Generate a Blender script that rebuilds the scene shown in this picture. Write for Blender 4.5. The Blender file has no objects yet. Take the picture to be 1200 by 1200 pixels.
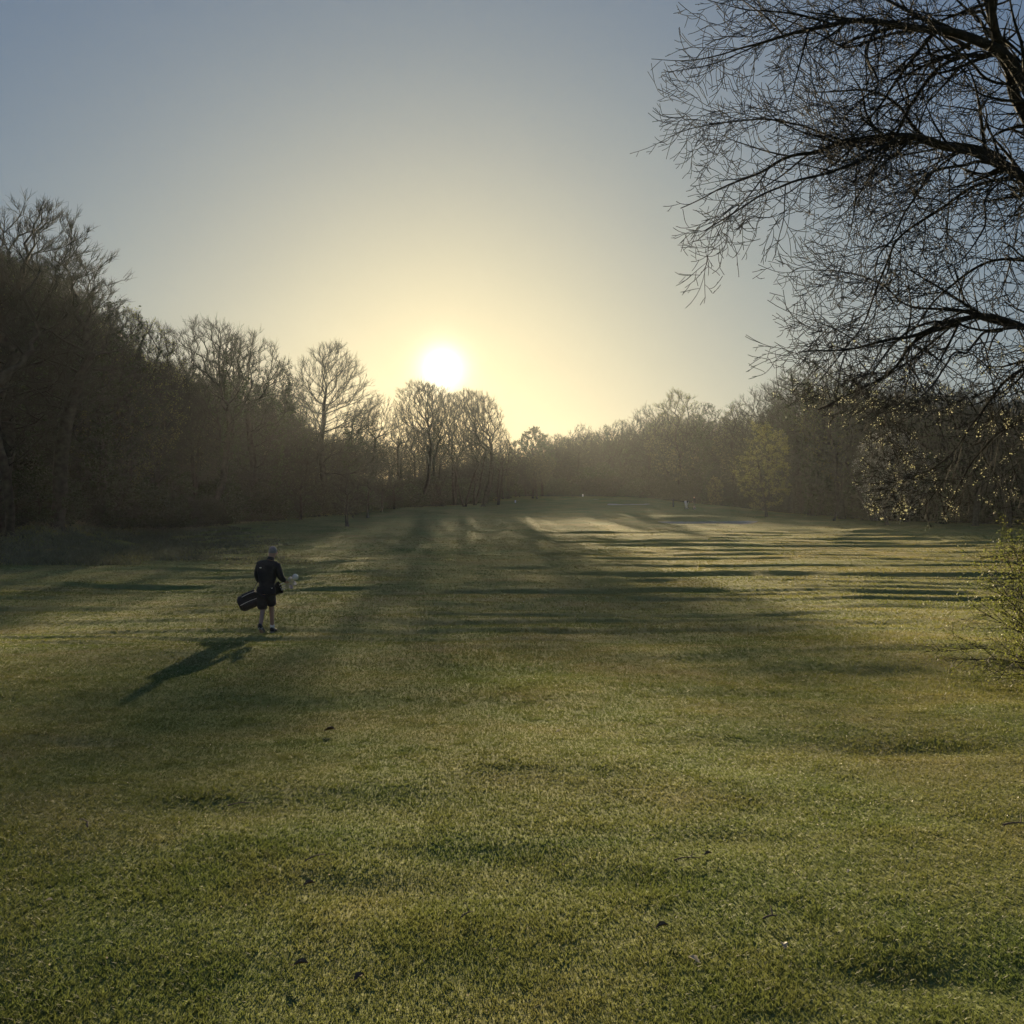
import bpy, bmesh, math, random
import numpy as np
from mathutils import Vector, Matrix

SEED = 7
rng = np.random.default_rng(SEED)
random.seed(SEED)
scene = bpy.context.scene
COL = scene.collection
F = 1154.0 / 1200.0            # focal length in picture widths
PITCH = math.radians(2.28)
EYE = 1.6
SUN_EL = math.radians(10.55)
SUN_AZ = math.radians(-4.06)   # measured from +Y towards +X
SUN_DIR = Vector((math.sin(SUN_AZ) * math.cos(SUN_EL), math.cos(SUN_AZ) * math.cos(SUN_EL), math.sin(SUN_EL)))

# ------------------------------------------------------------------ helpers
def link(o, parent=None):
    COL.objects.link(o)
    if parent is not None:
        o.parent = parent
    return o

def tag(o, label=None, cat=None, group=None, kind=None):
    if label: o['label'] = label
    if cat: o['category'] = cat
    if group: o['group'] = group
    if kind: o['kind'] = kind
    return o

def empty(name, loc=(0, 0, 0), rz=0.0):
    o = bpy.data.objects.new(name, None)
    o.empty_display_size = 0.3
    link(o)
    o.location = loc
    o.rotation_euler = (0, 0, rz)
    return o

def npmesh(name, V, faces_list, mat=None, smooth=False):
    """faces_list: list of int arrays (n,k), k = 3 or 4"""
    me = bpy.data.meshes.new(name)
    V = np.asarray(V, dtype=np.float32)
    loops, starts, totals = [], [], []
    s = 0
    for Fa in faces_list:
        if len(Fa) == 0: continue
        Fa = np.asarray(Fa, dtype=np.int32)
        k = Fa.shape[1]
        loops.append(Fa.ravel())
        starts.append(s + np.arange(len(Fa), dtype=np.int32) * k)
        totals.append(np.full(len(Fa), k, dtype=np.int32))
        s += len(Fa) * k
    loops = np.concatenate(loops); starts = np.concatenate(starts); totals = np.concatenate(totals)
    me.vertices.add(len(V)); me.vertices.foreach_set('co', V.ravel())
    me.loops.add(len(loops)); me.loops.foreach_set('vertex_index', loops)
    me.polygons.add(len(starts))
    me.polygons.foreach_set('loop_start', starts)
    me.polygons.foreach_set('loop_total', totals)
    if smooth:
        me.polygons.foreach_set('use_smooth', np.ones(len(starts), dtype=bool))
    me.update(calc_edges=True)
    me.validate()
    if mat: me.materials.append(mat)
    return me

def mobj(name, me, parent=None):
    return link(bpy.data.objects.new(name, me), parent)

def at(px, py, d):
    """point of the place seen at picture position (0..1200) and distance d along the field"""
    a = (px - 600) / 1200.0 / F
    b = (600 - py) / 1200.0 / F
    s = d / (math.cos(PITCH) - b * math.sin(PITCH))
    return Vector((a * s, d, EYE + s * (math.sin(PITCH) + b * math.cos(PITCH))))

# ------------------------------------------------------------------ noise and terrain
def _h(ix, iy, s):
    n = (ix.astype(np.int64) * 374761393 + iy.astype(np.int64) * 668265263 + s * 974634777) & 0x7fffffff
    n = ((n ^ (n >> 13)) * 1274126177) & 0x7fffffff
    n = n ^ (n >> 16)
    return (n & 0xffff) / 65535.0

def vnoise(x, y, s=0):
    ix = np.floor(x); iy = np.floor(y)
    fx = x - ix; fy = y - iy
    fx = fx * fx * fx * (fx * (fx * 6 - 15) + 10); fy = fy * fy * fy * (fy * (fy * 6 - 15) + 10)
    a = _h(ix, iy, s); b = _h(ix + 1, iy, s); c = _h(ix, iy + 1, s); d = _h(ix + 1, iy + 1, s)
    return (a + (b - a) * fx + (c - a) * fy + (a - b - c + d) * fx * fy) * 2 - 1

def sm(a, b, x):
    t = np.clip((x - a) / (b - a), 0, 1)
    return t * t * (3 - 2 * t)

_py = np.array([-300, -60, 0, 20, 30, 45, 60, 80, 100, 130, 150, 185, 220, 260, 330, 700, 1500])
_pz = np.array([-1.0, 0.2, 0, 0, .18, .86, 1.6, 2.85, 4.35, 6.6, 8.2, 10.6, 13.4, 15.5, 18, 22, 26])
_ty = np.arange(-300, 1500, 1.0)
_tz = np.interp(_ty, _py, _pz)
_k = np.exp(-0.5 * (np.arange(-15, 16) / 5.0) ** 2); _k /= _k.sum()
_tz = np.convolve(np.pad(_tz, 15, mode='edge'), _k, mode='valid')

BUNKERS = [(20.6, 103.0, 5.3, 2.6, 0.55, 0.0), (20.6, 176.0, 4.0, 2.4, 0.6, 0.0), (17.5, 193.0, 2.8, 2.0, 0.5, 0.0)]

def bump(x, y, cx, cy, rx, ry):
    r2 = ((x - cx) / rx) ** 2 + ((y - cy) / ry) ** 2
    return np.exp(-r2)

def ground(x, y):
    x = np.asarray(x, dtype=np.float64); y = np.asarray(y, dtype=np.float64)
    z = np.interp(y, _ty, _tz)
    z = z * (1 - 0.10 * sm(22, 45, x) * sm(90, 140, y))
    # the bank at the foot of the left wood
    edge = -0.30 * y - 4.0
    z = z + 1.7 * sm(0, 9, edge - x) * sm(45, 75, y) * (1 - sm(130, 160, y))
    # ridge and furrow across the field
    wx = 2.6 * vnoise(x / 19, y / 13, 3) + 0.9 * vnoise(x / 7, y / 6, 5)
    ph = (y + 0.6 * wx + 0.05 * x + 0.5 * vnoise(x / 6, y / 3, 9)) / 4.7 * 2 * math.pi
    rid = np.sin(ph) + np.sin(2 * ph) / 2 + np.sin(3 * ph) / 3
    amp = (0.062 + .014 * sm(50, 70, y)) * sm(20, 36, y) * (1 - sm(80, 97, y)) * (0.35 + 0.65 * sm(-4, 10, x)) * np.clip(0.8 + 0.55 * vnoise(x / 12, y / 5, 6) + .75 * vnoise(x / 3.6, y / 2.2, 8), 0.08, 1.12) * (1 - 0.38 * sm(34, 39, y) * (1 - sm(49, 54, y)))
    z = z + amp * rid
    ph2 = (y + 1.6 * vnoise(x / 11, y / 7, 23)) / 7.0
    z = z + 0.026 * np.sin(ph2 * 2 * math.pi) * sm(10, 18, y) * (1 - sm(60, 80, y))
    ph3 = (y + 1.3 * vnoise(x / 6, y / 5, 24) + 0.4 * vnoise(x / 2, y / 2, 25)) / 2.1 * 2 * math.pi
    z = z + 0.026 * (np.sin(ph3) + 0.5 * np.sin(2 * ph3)) * sm(13, 24, y) * (1 - sm(75, 92, y)) * np.clip(.7 + .8 * vnoise(x / 5, y / 3, 26), .1, 1.5)
    for (hx, hy, hr, hv, hd) in ((-.68, 4.75, .42, .26, .05), (-.2, 5.3, .5, .25, .03), (.55, 4.9, .3, .2, .03), (-3.6, 8.4, .5, .25, .05), (1.2, 5.6, .4, .2, .03),
                                 (3.4, 8.2, .9, .3, .05), (1.6, 3.75, .3, .2, .035), (4.4, 10.6, 1.0, .4, .06), (2.4, 11.3, .8, .35, .05), (-1.9, 6.2, .5, .25, .03)):
        z = z - 0.62 * hd * bump(x, y, hx, hy, hr, hv)
    # low swells
    z = z + 0.10 * vnoise(x / 9.0, y / 7.0, 11) * sm(2, 12, y) + 0.035 * vnoise(x / 2.6, y / 2.0, 12) + 0.012 * vnoise(x / .8, y / .7, 13)
    # little scarps that face the camera
    l1 = 19.4 + 0.5 * np.sin(x * 0.55) + 0.04 * x
    z = z + 0.05 * sm(-0.9, 0.5, y - l1) * (1 - sm(0.5, 5, y - l1)) * sm(-9, -3, x) * (1 - sm(2, 5, x))
    l2 = 14.7 + 0.3 * np.sin(x * 0.9 + 1) - 0.05 * (x - 3) + 0.35 * vnoise(x / 1.1, y / 3, 61)
    z = z - 0.11 * sm(-3.6, -1.6, y - l2) * (1 - sm(-1.0, 0.25, y - l2)) * sm(1.5, 6.5, x) * (0.8 + 0.4 * vnoise(x / 1.6, y / 2, 62))
    l3 = 16.2 + 0.25 * np.sin(x * 1.1)
    z = z + 0.05 * sm(-0.6, 0.1, y - l3) * (1 - sm(0.1, 3, y - l3)) * sm(2, 5, x)
    # plateau on the right far side, mound near the right wood
    z = z + 0.9 * bump(x, y, 27, 138, 11, 9)
    z = z + 0.7 * bump(x, y, 20, 188, 10, 7)
    z = z + 0.55 * bump(x, y, 30.6, 83.5, 3.4, 1.6)
    z = z + 0.8 * bump(x, y, 3, 205, 40, 10)
    z = z + 0.5 * bump(x, y, 20.6, 109.5, 8, 3.0)
    z = z + 0.30 * bump(x, y, -6, 118, 9, 3) + 0.28 * bump(x, y, 12, 128, 9, 3)
    for (bx, by, rx, ry, dp, _) in BUNKERS:
        r = np.sqrt(((x - bx) / rx) ** 2 + ((y - by) / ry) ** 2)
        z = z - dp * (1 - sm(0.35, 1.05, r))
    # rough, tussocky bank
    rough = sm(0, 4, edge - x) * sm(48, 62, y) * (1 - sm(125, 150, y))
    z = z + rough * (0.30 * vnoise(x / 2.1, y / 2.4, 31) + 0.16 * vnoise(x / .9, y / 1.1, 32))
    z0 = 0.0
    return z

def gz(x, y):
    return float(ground(np.array([x]), np.array([y]))[0])
CAMZ = EYE

# ------------------------------------------------------------------ materials
def newmat(name):
    m = bpy.data.materials.new(name); m.use_nodes = True
    nt = m.node_tree
    for n in list(nt.nodes): nt.nodes.remove(n)
    return m, nt, nt.nodes, nt.links

def ramp(nodes, stops, interp='LINEAR'):
    r = nodes.new('ShaderNodeValToRGB')
    cr = r.color_ramp; cr.interpolation = interp
    while len(cr.elements) < len(stops): cr.elements.new(0.5)
    for e, (p, c) in zip(cr.elements, stops):
        e.position = p; e.color = (c[0], c[1], c[2], 1)
    return r

def noise(nodes, links, vec, scale, detail=4, rough=0.55, dist=0.0):
    n = nodes.new('ShaderNodeTexNoise'); n.inputs['Scale'].default_value = scale
    n.inputs['Detail'].default_value = detail; n.inputs['Roughness'].default_value = rough
    n.inputs['Distortion'].default_value = dist
    links.new(vec, n.inputs['Vector'])
    return n.outputs['Fac']

def simple(name, col, rough=0.8, spec=0.3, metallic=0.0, var=0.25, scale=20.0, bumpd=0.0):
    m, nt, N, L = newmat(name)
    out = N.new('ShaderNodeOutputMaterial'); b = N.new('ShaderNodeBsdfPrincipled')
    tc = N.new('ShaderNodeTexCoord')
    f = noise(N, L, tc.outputs['Object'], scale)
    lo = [c * (1 - var) for c in col]; hi = [min(1, c * (1 + var)) for c in col]
    r = ramp(N, [(0.3, lo), (0.7, hi)]); L.new(f, r.inputs[0]); L.new(r.outputs[0], b.inputs['Base Color'])
    b.inputs['Roughness'].default_value = rough
    b.inputs['Specular IOR Level'].default_value = spec
    b.inputs['Metallic'].default_value = metallic
    if bumpd:
        bp = N.new('ShaderNodeBump'); bp.inputs['Strength'].default_value = 0.7; bp.inputs['Distance'].default_value = bumpd
        f2 = noise(N, L, tc.outputs['Object'], scale * 2.5, 5)
        L.new(f2, bp.inputs['Height']); L.new(bp.outputs[0], b.inputs['Normal'])
    L.new(b.outputs[0], out.inputs[0])
    return m

def grass_color(N, L):
    """patchy turf colour, sunlit gold painted in, from world position, shared by the soil sheet and the blades"""
    geo = N.new('ShaderNodeNewGeometry')
    pos = geo.outputs['Position']
    f1 = noise(N, L, pos, 0.42, 5, 0.6, 0.4)
    f2 = noise(N, L, pos, 2.2, 4, 0.6)
    f3 = noise(N, L, pos, 0.05, 3, 0.5)
    r1 = ramp(N, [(0.27, (0.070, 0.106, 0.034)), (0.41, (0.112, 0.136, 0.044)), (0.54, (0.158, 0.154, 0.056)), (0.70, (0.205, 0.162, 0.080))])
    L.new(f1, r1.inputs[0])
    r2 = ramp(N, [(0.30, (0.074, 0.102, 0.034)), (0.5, (0.122, 0.144, 0.048)), (0.75, (0.19, 0.182, 0.080))])
    L.new(f2, r2.inputs[0])
    mx = N.new('ShaderNodeMix'); mx.data_type = 'RGBA'; mx.inputs[0].default_value = 0.45
    L.new(r1.outputs[0], mx.inputs[6]); L.new(r2.outputs[0], mx.inputs[7])
    r3 = ramp(N, [(0.35, (0.8, 0.9, 0.8)), (0.65, (1.2, 1.1, 1.0))]); L.new(f3, r3.inputs[0])
    m2 = N.new('ShaderNodeMix'); m2.data_type = 'RGBA'; m2.blend_type = 'MULTIPLY'; m2.inputs[0].default_value = 1.0
    L.new(mx.outputs[2], m2.inputs[6]); L.new(r3.outputs[0], m2.inputs[7])
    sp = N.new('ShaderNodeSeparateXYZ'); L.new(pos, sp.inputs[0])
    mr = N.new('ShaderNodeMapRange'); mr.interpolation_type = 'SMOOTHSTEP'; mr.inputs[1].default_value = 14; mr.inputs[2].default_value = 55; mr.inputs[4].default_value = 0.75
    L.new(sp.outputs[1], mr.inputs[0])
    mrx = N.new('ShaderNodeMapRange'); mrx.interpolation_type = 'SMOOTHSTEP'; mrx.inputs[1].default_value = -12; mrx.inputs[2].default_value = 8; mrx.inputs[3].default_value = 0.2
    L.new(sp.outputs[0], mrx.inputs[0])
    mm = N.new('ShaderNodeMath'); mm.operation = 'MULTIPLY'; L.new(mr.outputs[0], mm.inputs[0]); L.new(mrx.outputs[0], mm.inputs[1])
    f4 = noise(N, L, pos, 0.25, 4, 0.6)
    r4 = ramp(N, [(0.35, (0.105, 0.120, 0.022)), (0.65, (0.215, 0.172, 0.042))]); L.new(f4, r4.inputs[0])  # drier golden turf, plus the warm sunlit tone painted in mid-field right
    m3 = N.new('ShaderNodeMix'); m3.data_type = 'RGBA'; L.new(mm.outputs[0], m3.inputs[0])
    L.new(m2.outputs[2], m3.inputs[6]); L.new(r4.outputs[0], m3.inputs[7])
    return m3.outputs[2], pos

def mat_ground():
    m, nt, N, L = newmat('turf_soil')
    out = N.new('ShaderNodeOutputMaterial'); b = N.new('ShaderNodeBsdfPrincipled')
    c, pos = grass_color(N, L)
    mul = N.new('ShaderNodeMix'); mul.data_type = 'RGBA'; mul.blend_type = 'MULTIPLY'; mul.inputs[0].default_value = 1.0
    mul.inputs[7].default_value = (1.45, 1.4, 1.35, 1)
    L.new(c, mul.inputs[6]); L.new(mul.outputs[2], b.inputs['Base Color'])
    b.inputs['Roughness'].default_value = 1.0; b.inputs['Specular IOR Level'].default_value = 0.1
    f = noise(N, L, pos, 9.0, 6, 0.7); f2 = noise(N, L, pos, 1.4, 4, 0.6)
    ad = N.new('ShaderNodeMath'); ad.operation = 'MULTIPLY_ADD'; ad.inputs[1].default_value = 2.0
    L.new(f2, ad.inputs[0]); L.new(f, ad.inputs[2])
    bp = N.new('ShaderNodeBump'); bp.inputs['Strength'].default_value = 0.6; bp.inputs['Distance'].default_value = 0.05
    L.new(ad.outputs[0], bp.inputs['Height']); L.new(bp.outputs[0], b.inputs['Normal'])
    L.new(b.outputs[0], out.inputs[0])
    return m

def mat_blade(name='grass_blades', gain=1.0, trans=0.5):
    m, nt, N, L = newmat(name)
    out = N.new('ShaderNodeOutputMaterial')
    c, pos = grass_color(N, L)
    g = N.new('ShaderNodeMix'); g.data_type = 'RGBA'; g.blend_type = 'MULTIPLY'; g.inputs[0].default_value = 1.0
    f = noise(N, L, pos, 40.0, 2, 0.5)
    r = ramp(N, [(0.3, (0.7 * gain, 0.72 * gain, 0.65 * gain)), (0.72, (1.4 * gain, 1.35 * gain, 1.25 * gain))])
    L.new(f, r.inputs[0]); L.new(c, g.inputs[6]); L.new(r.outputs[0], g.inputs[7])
    d = N.new('ShaderNodeBsdfPrincipled'); d.inputs['Roughness'].default_value = 0.6; d.inputs['Specular IOR Level'].default_value = 0.15
    t = N.new('ShaderNodeBsdfTranslucent')
    L.new(g.outputs[2], d.inputs['Base Color']); L.new(g.outputs[2], t.inputs['Color'])
    mx = N.new('ShaderNodeMixShader'); mx.inputs[0].default_value = trans
    L.new(d.outputs[0], mx.inputs[1]); L.new(t.outputs[0], mx.inputs[2]); L.new(mx.outputs[0], out.inputs[0])
    return m

def mat_leaf(name, lo, hi, trans=0.5, scale=3.0):
    m, nt, N, L = newmat(name)
    out = N.new('ShaderNodeOutputMaterial')
    geo = N.new('ShaderNodeNewGeometry')
    f = noise(N, L, geo.outputs['Position'], scale, 3)
    r = ramp(N, [(0.3, lo), (0.7, hi)]); L.new(f, r.inputs[0])
    d = N.new('ShaderNodeBsdfPrincipled'); d.inputs['Roughness'].default_value = 0.55; d.inputs['Specular IOR Level'].default_value = 0.3
    t = N.new('ShaderNodeBsdfTranslucent')
    L.new(r.outputs[0], d.inputs['Base Color']); L.new(r.outputs[0], t.inputs['Color'])
    mx = N.new('ShaderNodeMixShader'); mx.inputs[0].default_value = trans
    L.new(d.outputs[0], mx.inputs[1]); L.new(t.outputs[0], mx.inputs[2]); L.new(mx.outputs[0], out.inputs[0])
    return m

M = {
    'ground': mat_ground(),
    'blade': mat_blade(),
    'bark': simple('bark', (0.050, 0.047, 0.037), 0.95, 0.1, scale=3.0, var=0.4, bumpd=0.02),
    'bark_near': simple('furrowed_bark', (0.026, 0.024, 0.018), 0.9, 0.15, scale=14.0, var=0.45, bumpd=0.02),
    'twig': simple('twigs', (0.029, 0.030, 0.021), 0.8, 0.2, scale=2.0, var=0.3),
    'ivy': mat_leaf('ivy_leaves', (0.020, 0.034, 0.012), (0.040, 0.055, 0.018), 0.25, 0.8),
    'bud': mat_leaf('budding_leaves', (0.09, 0.105, 0.03), (0.17, 0.17, 0.06), 0.5, 1.0),
    'fresh': mat_leaf('fresh_leaves', (0.30, 0.31, 0.16), (0.55, 0.54, 0.36), 0.55, 6.0),
    'bushleaf': mat_leaf('bush_leaves', (0.085, 0.11, 0.022), (0.18, 0.19, 0.05), 0.6, 6.0),
    'blossom': mat_leaf('pale_blossom', (0.16, 0.17, 0.17), (0.26, 0.27, 0.27), 0.4, 1.0),
    'dry': mat_leaf('dry_grass', (0.09, 0.10, 0.045), (0.20, 0.19, 0.10), 0.4, 1.5),
    'bramble': mat_leaf('bramble_leaves', (0.022, 0.028, 0.012), (0.045, 0.048, 0.022), 0.3, 0.9),
    'sand': simple('bunker_sand', (0.42, 0.36, 0.27), 1.0, 0.1, scale=1.5, var=0.15, bumpd=0.05),
    'litter': mat_leaf('pale_litter', (0.30, 0.25, 0.16), (0.6, 0.55, 0.42), 0.3, 5.0),
    'deadleaf': simple('dead_leaf', (0.16, 0.10, 0.05), 0.8, 0.2, scale=30, var=0.4),
    'deadtwig': simple('dead_twig', (0.16, 0.12, 0.085), 0.9, 0.2, scale=30, var=0.4),
    'skin': simple('skin', (0.42, 0.25, 0.18), 0.6, 0.4, scale=12, var=0.1),
    'hair': simple('grey_hair', (0.20, 0.185, 0.165), 0.45, 0.6, scale=60, var=0.4),
    'jacket': simple('black_jacket', (0.018, 0.018, 0.022), 0.75, 0.3, scale=8, var=0.3, bumpd=0.01),
    'shorts': simple('charcoal_shorts', (0.030, 0.031, 0.036), 0.85, 0.2, scale=8, var=0.3, bumpd=0.01),
    'shoe': simple('dark_shoe', (0.022, 0.022, 0.025), 0.6, 0.4, scale=20, var=0.3),
    'sole': simple('pale_sole', (0.30, 0.30, 0.28), 0.7, 0.3, scale=20, var=0.2),
    'white': simple('white_print', (0.75, 0.75, 0.72), 0.6, 0.4, scale=20, var=0.05),
    'bag': simple('black_bag_fabric', (0.016, 0.016, 0.018), 0.7, 0.4, scale=10, var=0.3, bumpd=0.004),
    'steel': simple('club_steel', (0.75, 0.73, 0.70), 0.4, 0.5, 0.85, scale=10, var=0.05),
    'cover': simple('white_headcover', (0.86, 0.78, 0.62), 0.5, 0.5, scale=10, var=0.08),
    'grip': simple('rubber_grip', (0.02, 0.02, 0.02), 0.9, 0.2, scale=30, var=0.2),
    'postwood': simple('weathered_post', (0.10, 0.085, 0.065), 0.9, 0.2, scale=6, var=0.3, bumpd=0.01),
    'blackpaint': simple('black_post', (0.03, 0.03, 0.03), 0.6, 0.3, scale=6, var=0.2),
}

# ------------------------------------------------------------------ ground sheet
def axis(lo_fine, hi_fine, step, lo, hi, grow):
    a = [lo_fine]
    pts = list(np.arange(lo_fine, hi_fine, step))
    s = step; v = pts[-1]
    while v < hi:
        s *= grow; v += s; pts.append(v)
    s = step; v = pts[0]; left = []
    while v > lo:
        s *= grow; v -= s; left.append(v)
    return np.array(left[::-1] + pts)

def build_ground():
    xs = axis(-9, 9, 0.12, -1500, 1500, 1.018)
    ys = axis(2.0, 22, 0.11, -300, 1480, 1.008)
    keep = [0]
    X, Y = np.meshgrid(xs, ys)
    Z = ground(X, Y)
    V = np.stack([X.ravel(), Y.ravel(), Z.ravel()], 1)
    nx, ny = len(xs), len(ys)
    i = np.arange(ny - 1)[:, None] * nx + np.arange(nx - 1)[None, :]
    i = i.ravel()
    Fq = np.stack([i, i + 1, i + 1 + nx, i + nx], 1)
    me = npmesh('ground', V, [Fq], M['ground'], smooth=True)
    o = mobj('ground', me); tag(o, kind='structure')
    return o

build_ground()

# ------------------------------------------------------------------ grass
def build_blades(name, px, py, wid, hei, mat, lean=0.5, two=True, label=None, cat=None):
    n = len(px)
    pz = ground(px, py)
    th = rng.uniform(0, 2 * math.pi, n)
    ld = rng.uniform(0, 2 * math.pi, n)
    la = hei * rng.uniform(0.1, 1.0, n) * lean * 1.6
    sx, sy = np.cos(th) * wid / 2, np.sin(th) * wid / 2
    dx, dy = np.cos(ld) * la, np.sin(ld) * la
    B = np.stack([px, py, pz - 0.006], 1)
    S = np.stack([sx, sy, np.zeros(n)], 1)
    if two:
        mid = B + np.stack([dx * 0.35, dy * 0.35, hei * 0.6], 1)
        tip = B + np.stack([dx, dy, hei], 1)
        V = np.stack([B - S, B + S, mid + S * 0.8, mid - S * 0.8, tip], 1).reshape(-1, 3)
        i = np.arange(n) * 5
        Q = np.stack([i, i + 1, i + 2, i + 3], 1); T = np.stack([i + 3, i + 2, i + 4], 1)
        me = npmesh(name, V, [Q, T], mat)
    else:
        tip = B + np.stack([dx, dy, hei], 1)
        V = np.stack([B - S, B + S, tip], 1).reshape(-1, 3)
        i = np.arange(n) * 3
        me = npmesh(name, V, [np.stack([i, i + 1, i + 2], 1)], mat)
    o = mobj(name, me)
    tag(o, label, cat, kind='stuff')
    return o

def wedge(n, d0, d1, power, margin=1.5):
    """n random ground points in the view wedge, density per area falling as d**-power"""
    u = rng.uniform(0, 1, n)
    k = 2 - power
    d = d0 * (d1 / d0) ** u if abs(k) < 1e-6 else (d0 ** k + u * (d1 ** k - d0 ** k)) ** (1 / k)
    half = d * 0.56 + margin
    x = rng.uniform(-1, 1, n) * half
    return x, d

def in_bunker(x, y, s=1.0):
    r = np.zeros(len(x), dtype=bool)
    for (bx, by, rx, ry, dp, _) in BUNKERS:
        r |= (((x - bx) / rx) ** 2 + ((y - by) / ry) ** 2) < s
    return r

# near turf
x, d = wedge(950000, 2.6, 20.0, 1.8)
k = rng.uniform(0, 1, len(x)) < 1 - sm(9, 20, d); x, d = x[k], d[k]
patch = vnoise(x / 0.7, d / 0.6, 41) * 0.5 + vnoise(x / 2.2, d / 1.6, 42) * 0.5
tuft = sm(0.25, 0.75, vnoise(x / 0.22, d / 0.22, 43))
longer = sm(0.2, 1.0, patch) + 1.5 * sm(0.1, 1.2, x) * (1 - sm(3.3, 4.6, d)) * sm(-0.1, .6, vnoise(x / .3, d / .3, 44))
h = rng.uniform(0.012, 0.026, len(x)) * (0.8 + 0.4 * longer + 0.25 * tuft)
w = (0.0013 + 0.0008 * d) * rng.uniform(0.7, 1.3, len(x))
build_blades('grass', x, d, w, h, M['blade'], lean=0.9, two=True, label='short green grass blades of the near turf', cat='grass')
# mid and far turf
x, d = wedge(520000, 7.5, 135.0, 2.0, 4)
k = ~in_bunker(x, d, 1.0) & (rng.uniform(0, 1, len(x)) < sm(8, 18, d)); x, d = x[k], d[k]
h = rng.uniform(0.016, 0.045, len(x)) * (0.8 + 0.4 * sm(-.3, 1, vnoise(x / 3, d / 3, 46)))
h = h * (1 - 0.45 * sm(60, 120, d))
w = 0.0017 * d * rng.uniform(0.6, 1.3, len(x))
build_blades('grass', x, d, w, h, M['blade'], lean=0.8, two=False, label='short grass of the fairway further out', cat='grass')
# rough dry grass on the left bank
n = 90000
y = rng.uniform(46, 150, n); inn = rng.uniform(-9, 12, n); x = -0.30 * y - 4.0 - inn
k = (vnoise(x / 1.8, y / 1.8, 51) > 0.35 - 0.9 * sm(-9, 2, inn) + .5 * sm(105, 150, y)); x, y, inn = x[k], y[k], inn[k]
build_blades('rough_grass', x, y, rng.uniform(0.03, 0.07, len(x)), rng.uniform(0.10, 0.5, len(x)) * (0.3 + 0.7 * sm(-8, 2, inn)), M['dry'], lean=1.5, two=True,
             label='tangled dry rough grass on the left bank', cat='rough grass')

# pale specks of litter in the grass
n = 9000
x, d = wedge(n, 3.2, 30, 0.9)
z = ground(x, d) + rng.uniform(0.012, 0.03, n)
r = rng.uniform(0.0015, 0.0055, n) * (0.6 + d / 14)
a = rng.uniform(0, 6.28, n)
c = np.stack([x, d, z], 1)
u = np.stack([np.cos(a), np.sin(a), rng.uniform(-.6, .6, n)], 1) * r[:, None]
v = np.stack([-np.sin(a) * .5, np.cos(a) * .5, rng.uniform(.2, .9, n)], 1) * r[:, None]
V = np.stack([c - u, c - v, c + u, c + v], 1).reshape(-1, 3)
i = np.arange(n) * 4
o = mobj('leaf_litter', npmesh('leaf_litter', V, [np.stack([i, i + 1, i + 2, i + 3], 1)], M['litter']))
tag(o, 'tiny pale specks of litter scattered over the near turf', 'leaf litter', kind='stuff')

# ------------------------------------------------------------------ bunkers
def bunker(idx):
    bx, by, rx, ry, dp, _ = BUNKERS[idx]
    ths = np.linspace(0, 2 * math.pi, 64, endpoint=False)
    V = []; rings = 14
    for q in range(rings + 1):
        rr = q / rings
        wob = 1 + 0.08 * np.sin(3 * ths + idx) + 0.05 * np.sin(5 * ths + 2 * idx)
        X = bx + rx * 0.93 * rr * np.cos(ths) * wob; Y = by + ry * 0.93 * rr * np.sin(ths) * wob
        V.append(np.stack([X, Y, ground(X, Y) + 0.03 + 0.02 * rng.uniform(-1, 1, 64)], 1))
    V = np.concatenate(V)
    Q = []
    for q in range(rings):
        for t in range(64):
            Q.append((q * 64 + t, q * 64 + (t + 1) % 64, (q + 1) * 64 + (t + 1) % 64, (q + 1) * 64 + t))
    o = mobj('sand_bunker', npmesh('sand_bunker', V, [np.array(Q)], M['sand'], smooth=True))
    tag(o, kind='structure')
for i in range(3): bunker(i)

# ------------------------------------------------------------------ trees
def frames(D):
    D = D / np.maximum(np.linalg.norm(D, axis=1, keepdims=True), 1e-9)
    ref = np.where(np.abs(D[:, 2:3]) > 0.9, np.array([[1.0, 0, 0]]), np.array([[0, 0, 1.0]]))
    A = np.cross(D, ref); A /= np.maximum(np.linalg.norm(A, axis=1, keepdims=True), 1e-9)
    B = np.cross(D, A)
    return D, A, B

def tube_edges(P0, P1, R0, R1, sides):
    """separate tapered tubes for many segments at once"""
    n = len(P0)
    if n == 0: return np.zeros((0, 3)), np.zeros((0, 4), dtype=int)
    D, A, B = frames(P1 - P0)
    P0 = P0 - D * (R0 * 0.35)[:, None]; P1 = P1 + D * (R1 * 0.35)[:, None]
    th = np.arange(sides) * 2 * math.pi / sides
    c, s = np.cos(th), np.sin(th)
    O = A[:, None, :] * c[None, :, None] + B[:, None, :] * s[None, :, None]
    r0 = P0[:, None, :] + O * R0[:, None, None]; r1 = P1[:, None, :] + O * R1[:, None, None]
    V = np.concatenate([r0, r1], 1).reshape(-1, 3)
    base = np.arange(n)[:, None] * (2 * sides)
    k = np.arange(sides)[None, :]; k2 = (k + 1) % sides
    Q = np.stack([base + k, base + k2, base + k2 + sides, base + k + sides], 2).reshape(-1, 4)
    return V, Q

def leaf_quads(C, size, rg, flat=0.0):
    n = len(C)
    u = rg.normal(size=(n, 3)); u /= np.linalg.norm(u, axis=1, keepdims=True)
    w = rg.normal(size=(n, 3)); v = np.cross(u, w); v /= np.linalg.norm(v, axis=1, keepdims=True)
    s = size * rg.uniform(0.6, 1.3, n)
    u = u * s[:, None]; v = v * (s * 0.6)[:, None]
    V = np.stack([C - u, C - v, C + u, C + v], 1).reshape(-1, 3)
    i = np.arange(n) * 4
    return V, np.stack([i, i + 1, i + 2, i + 3], 1)

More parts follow.
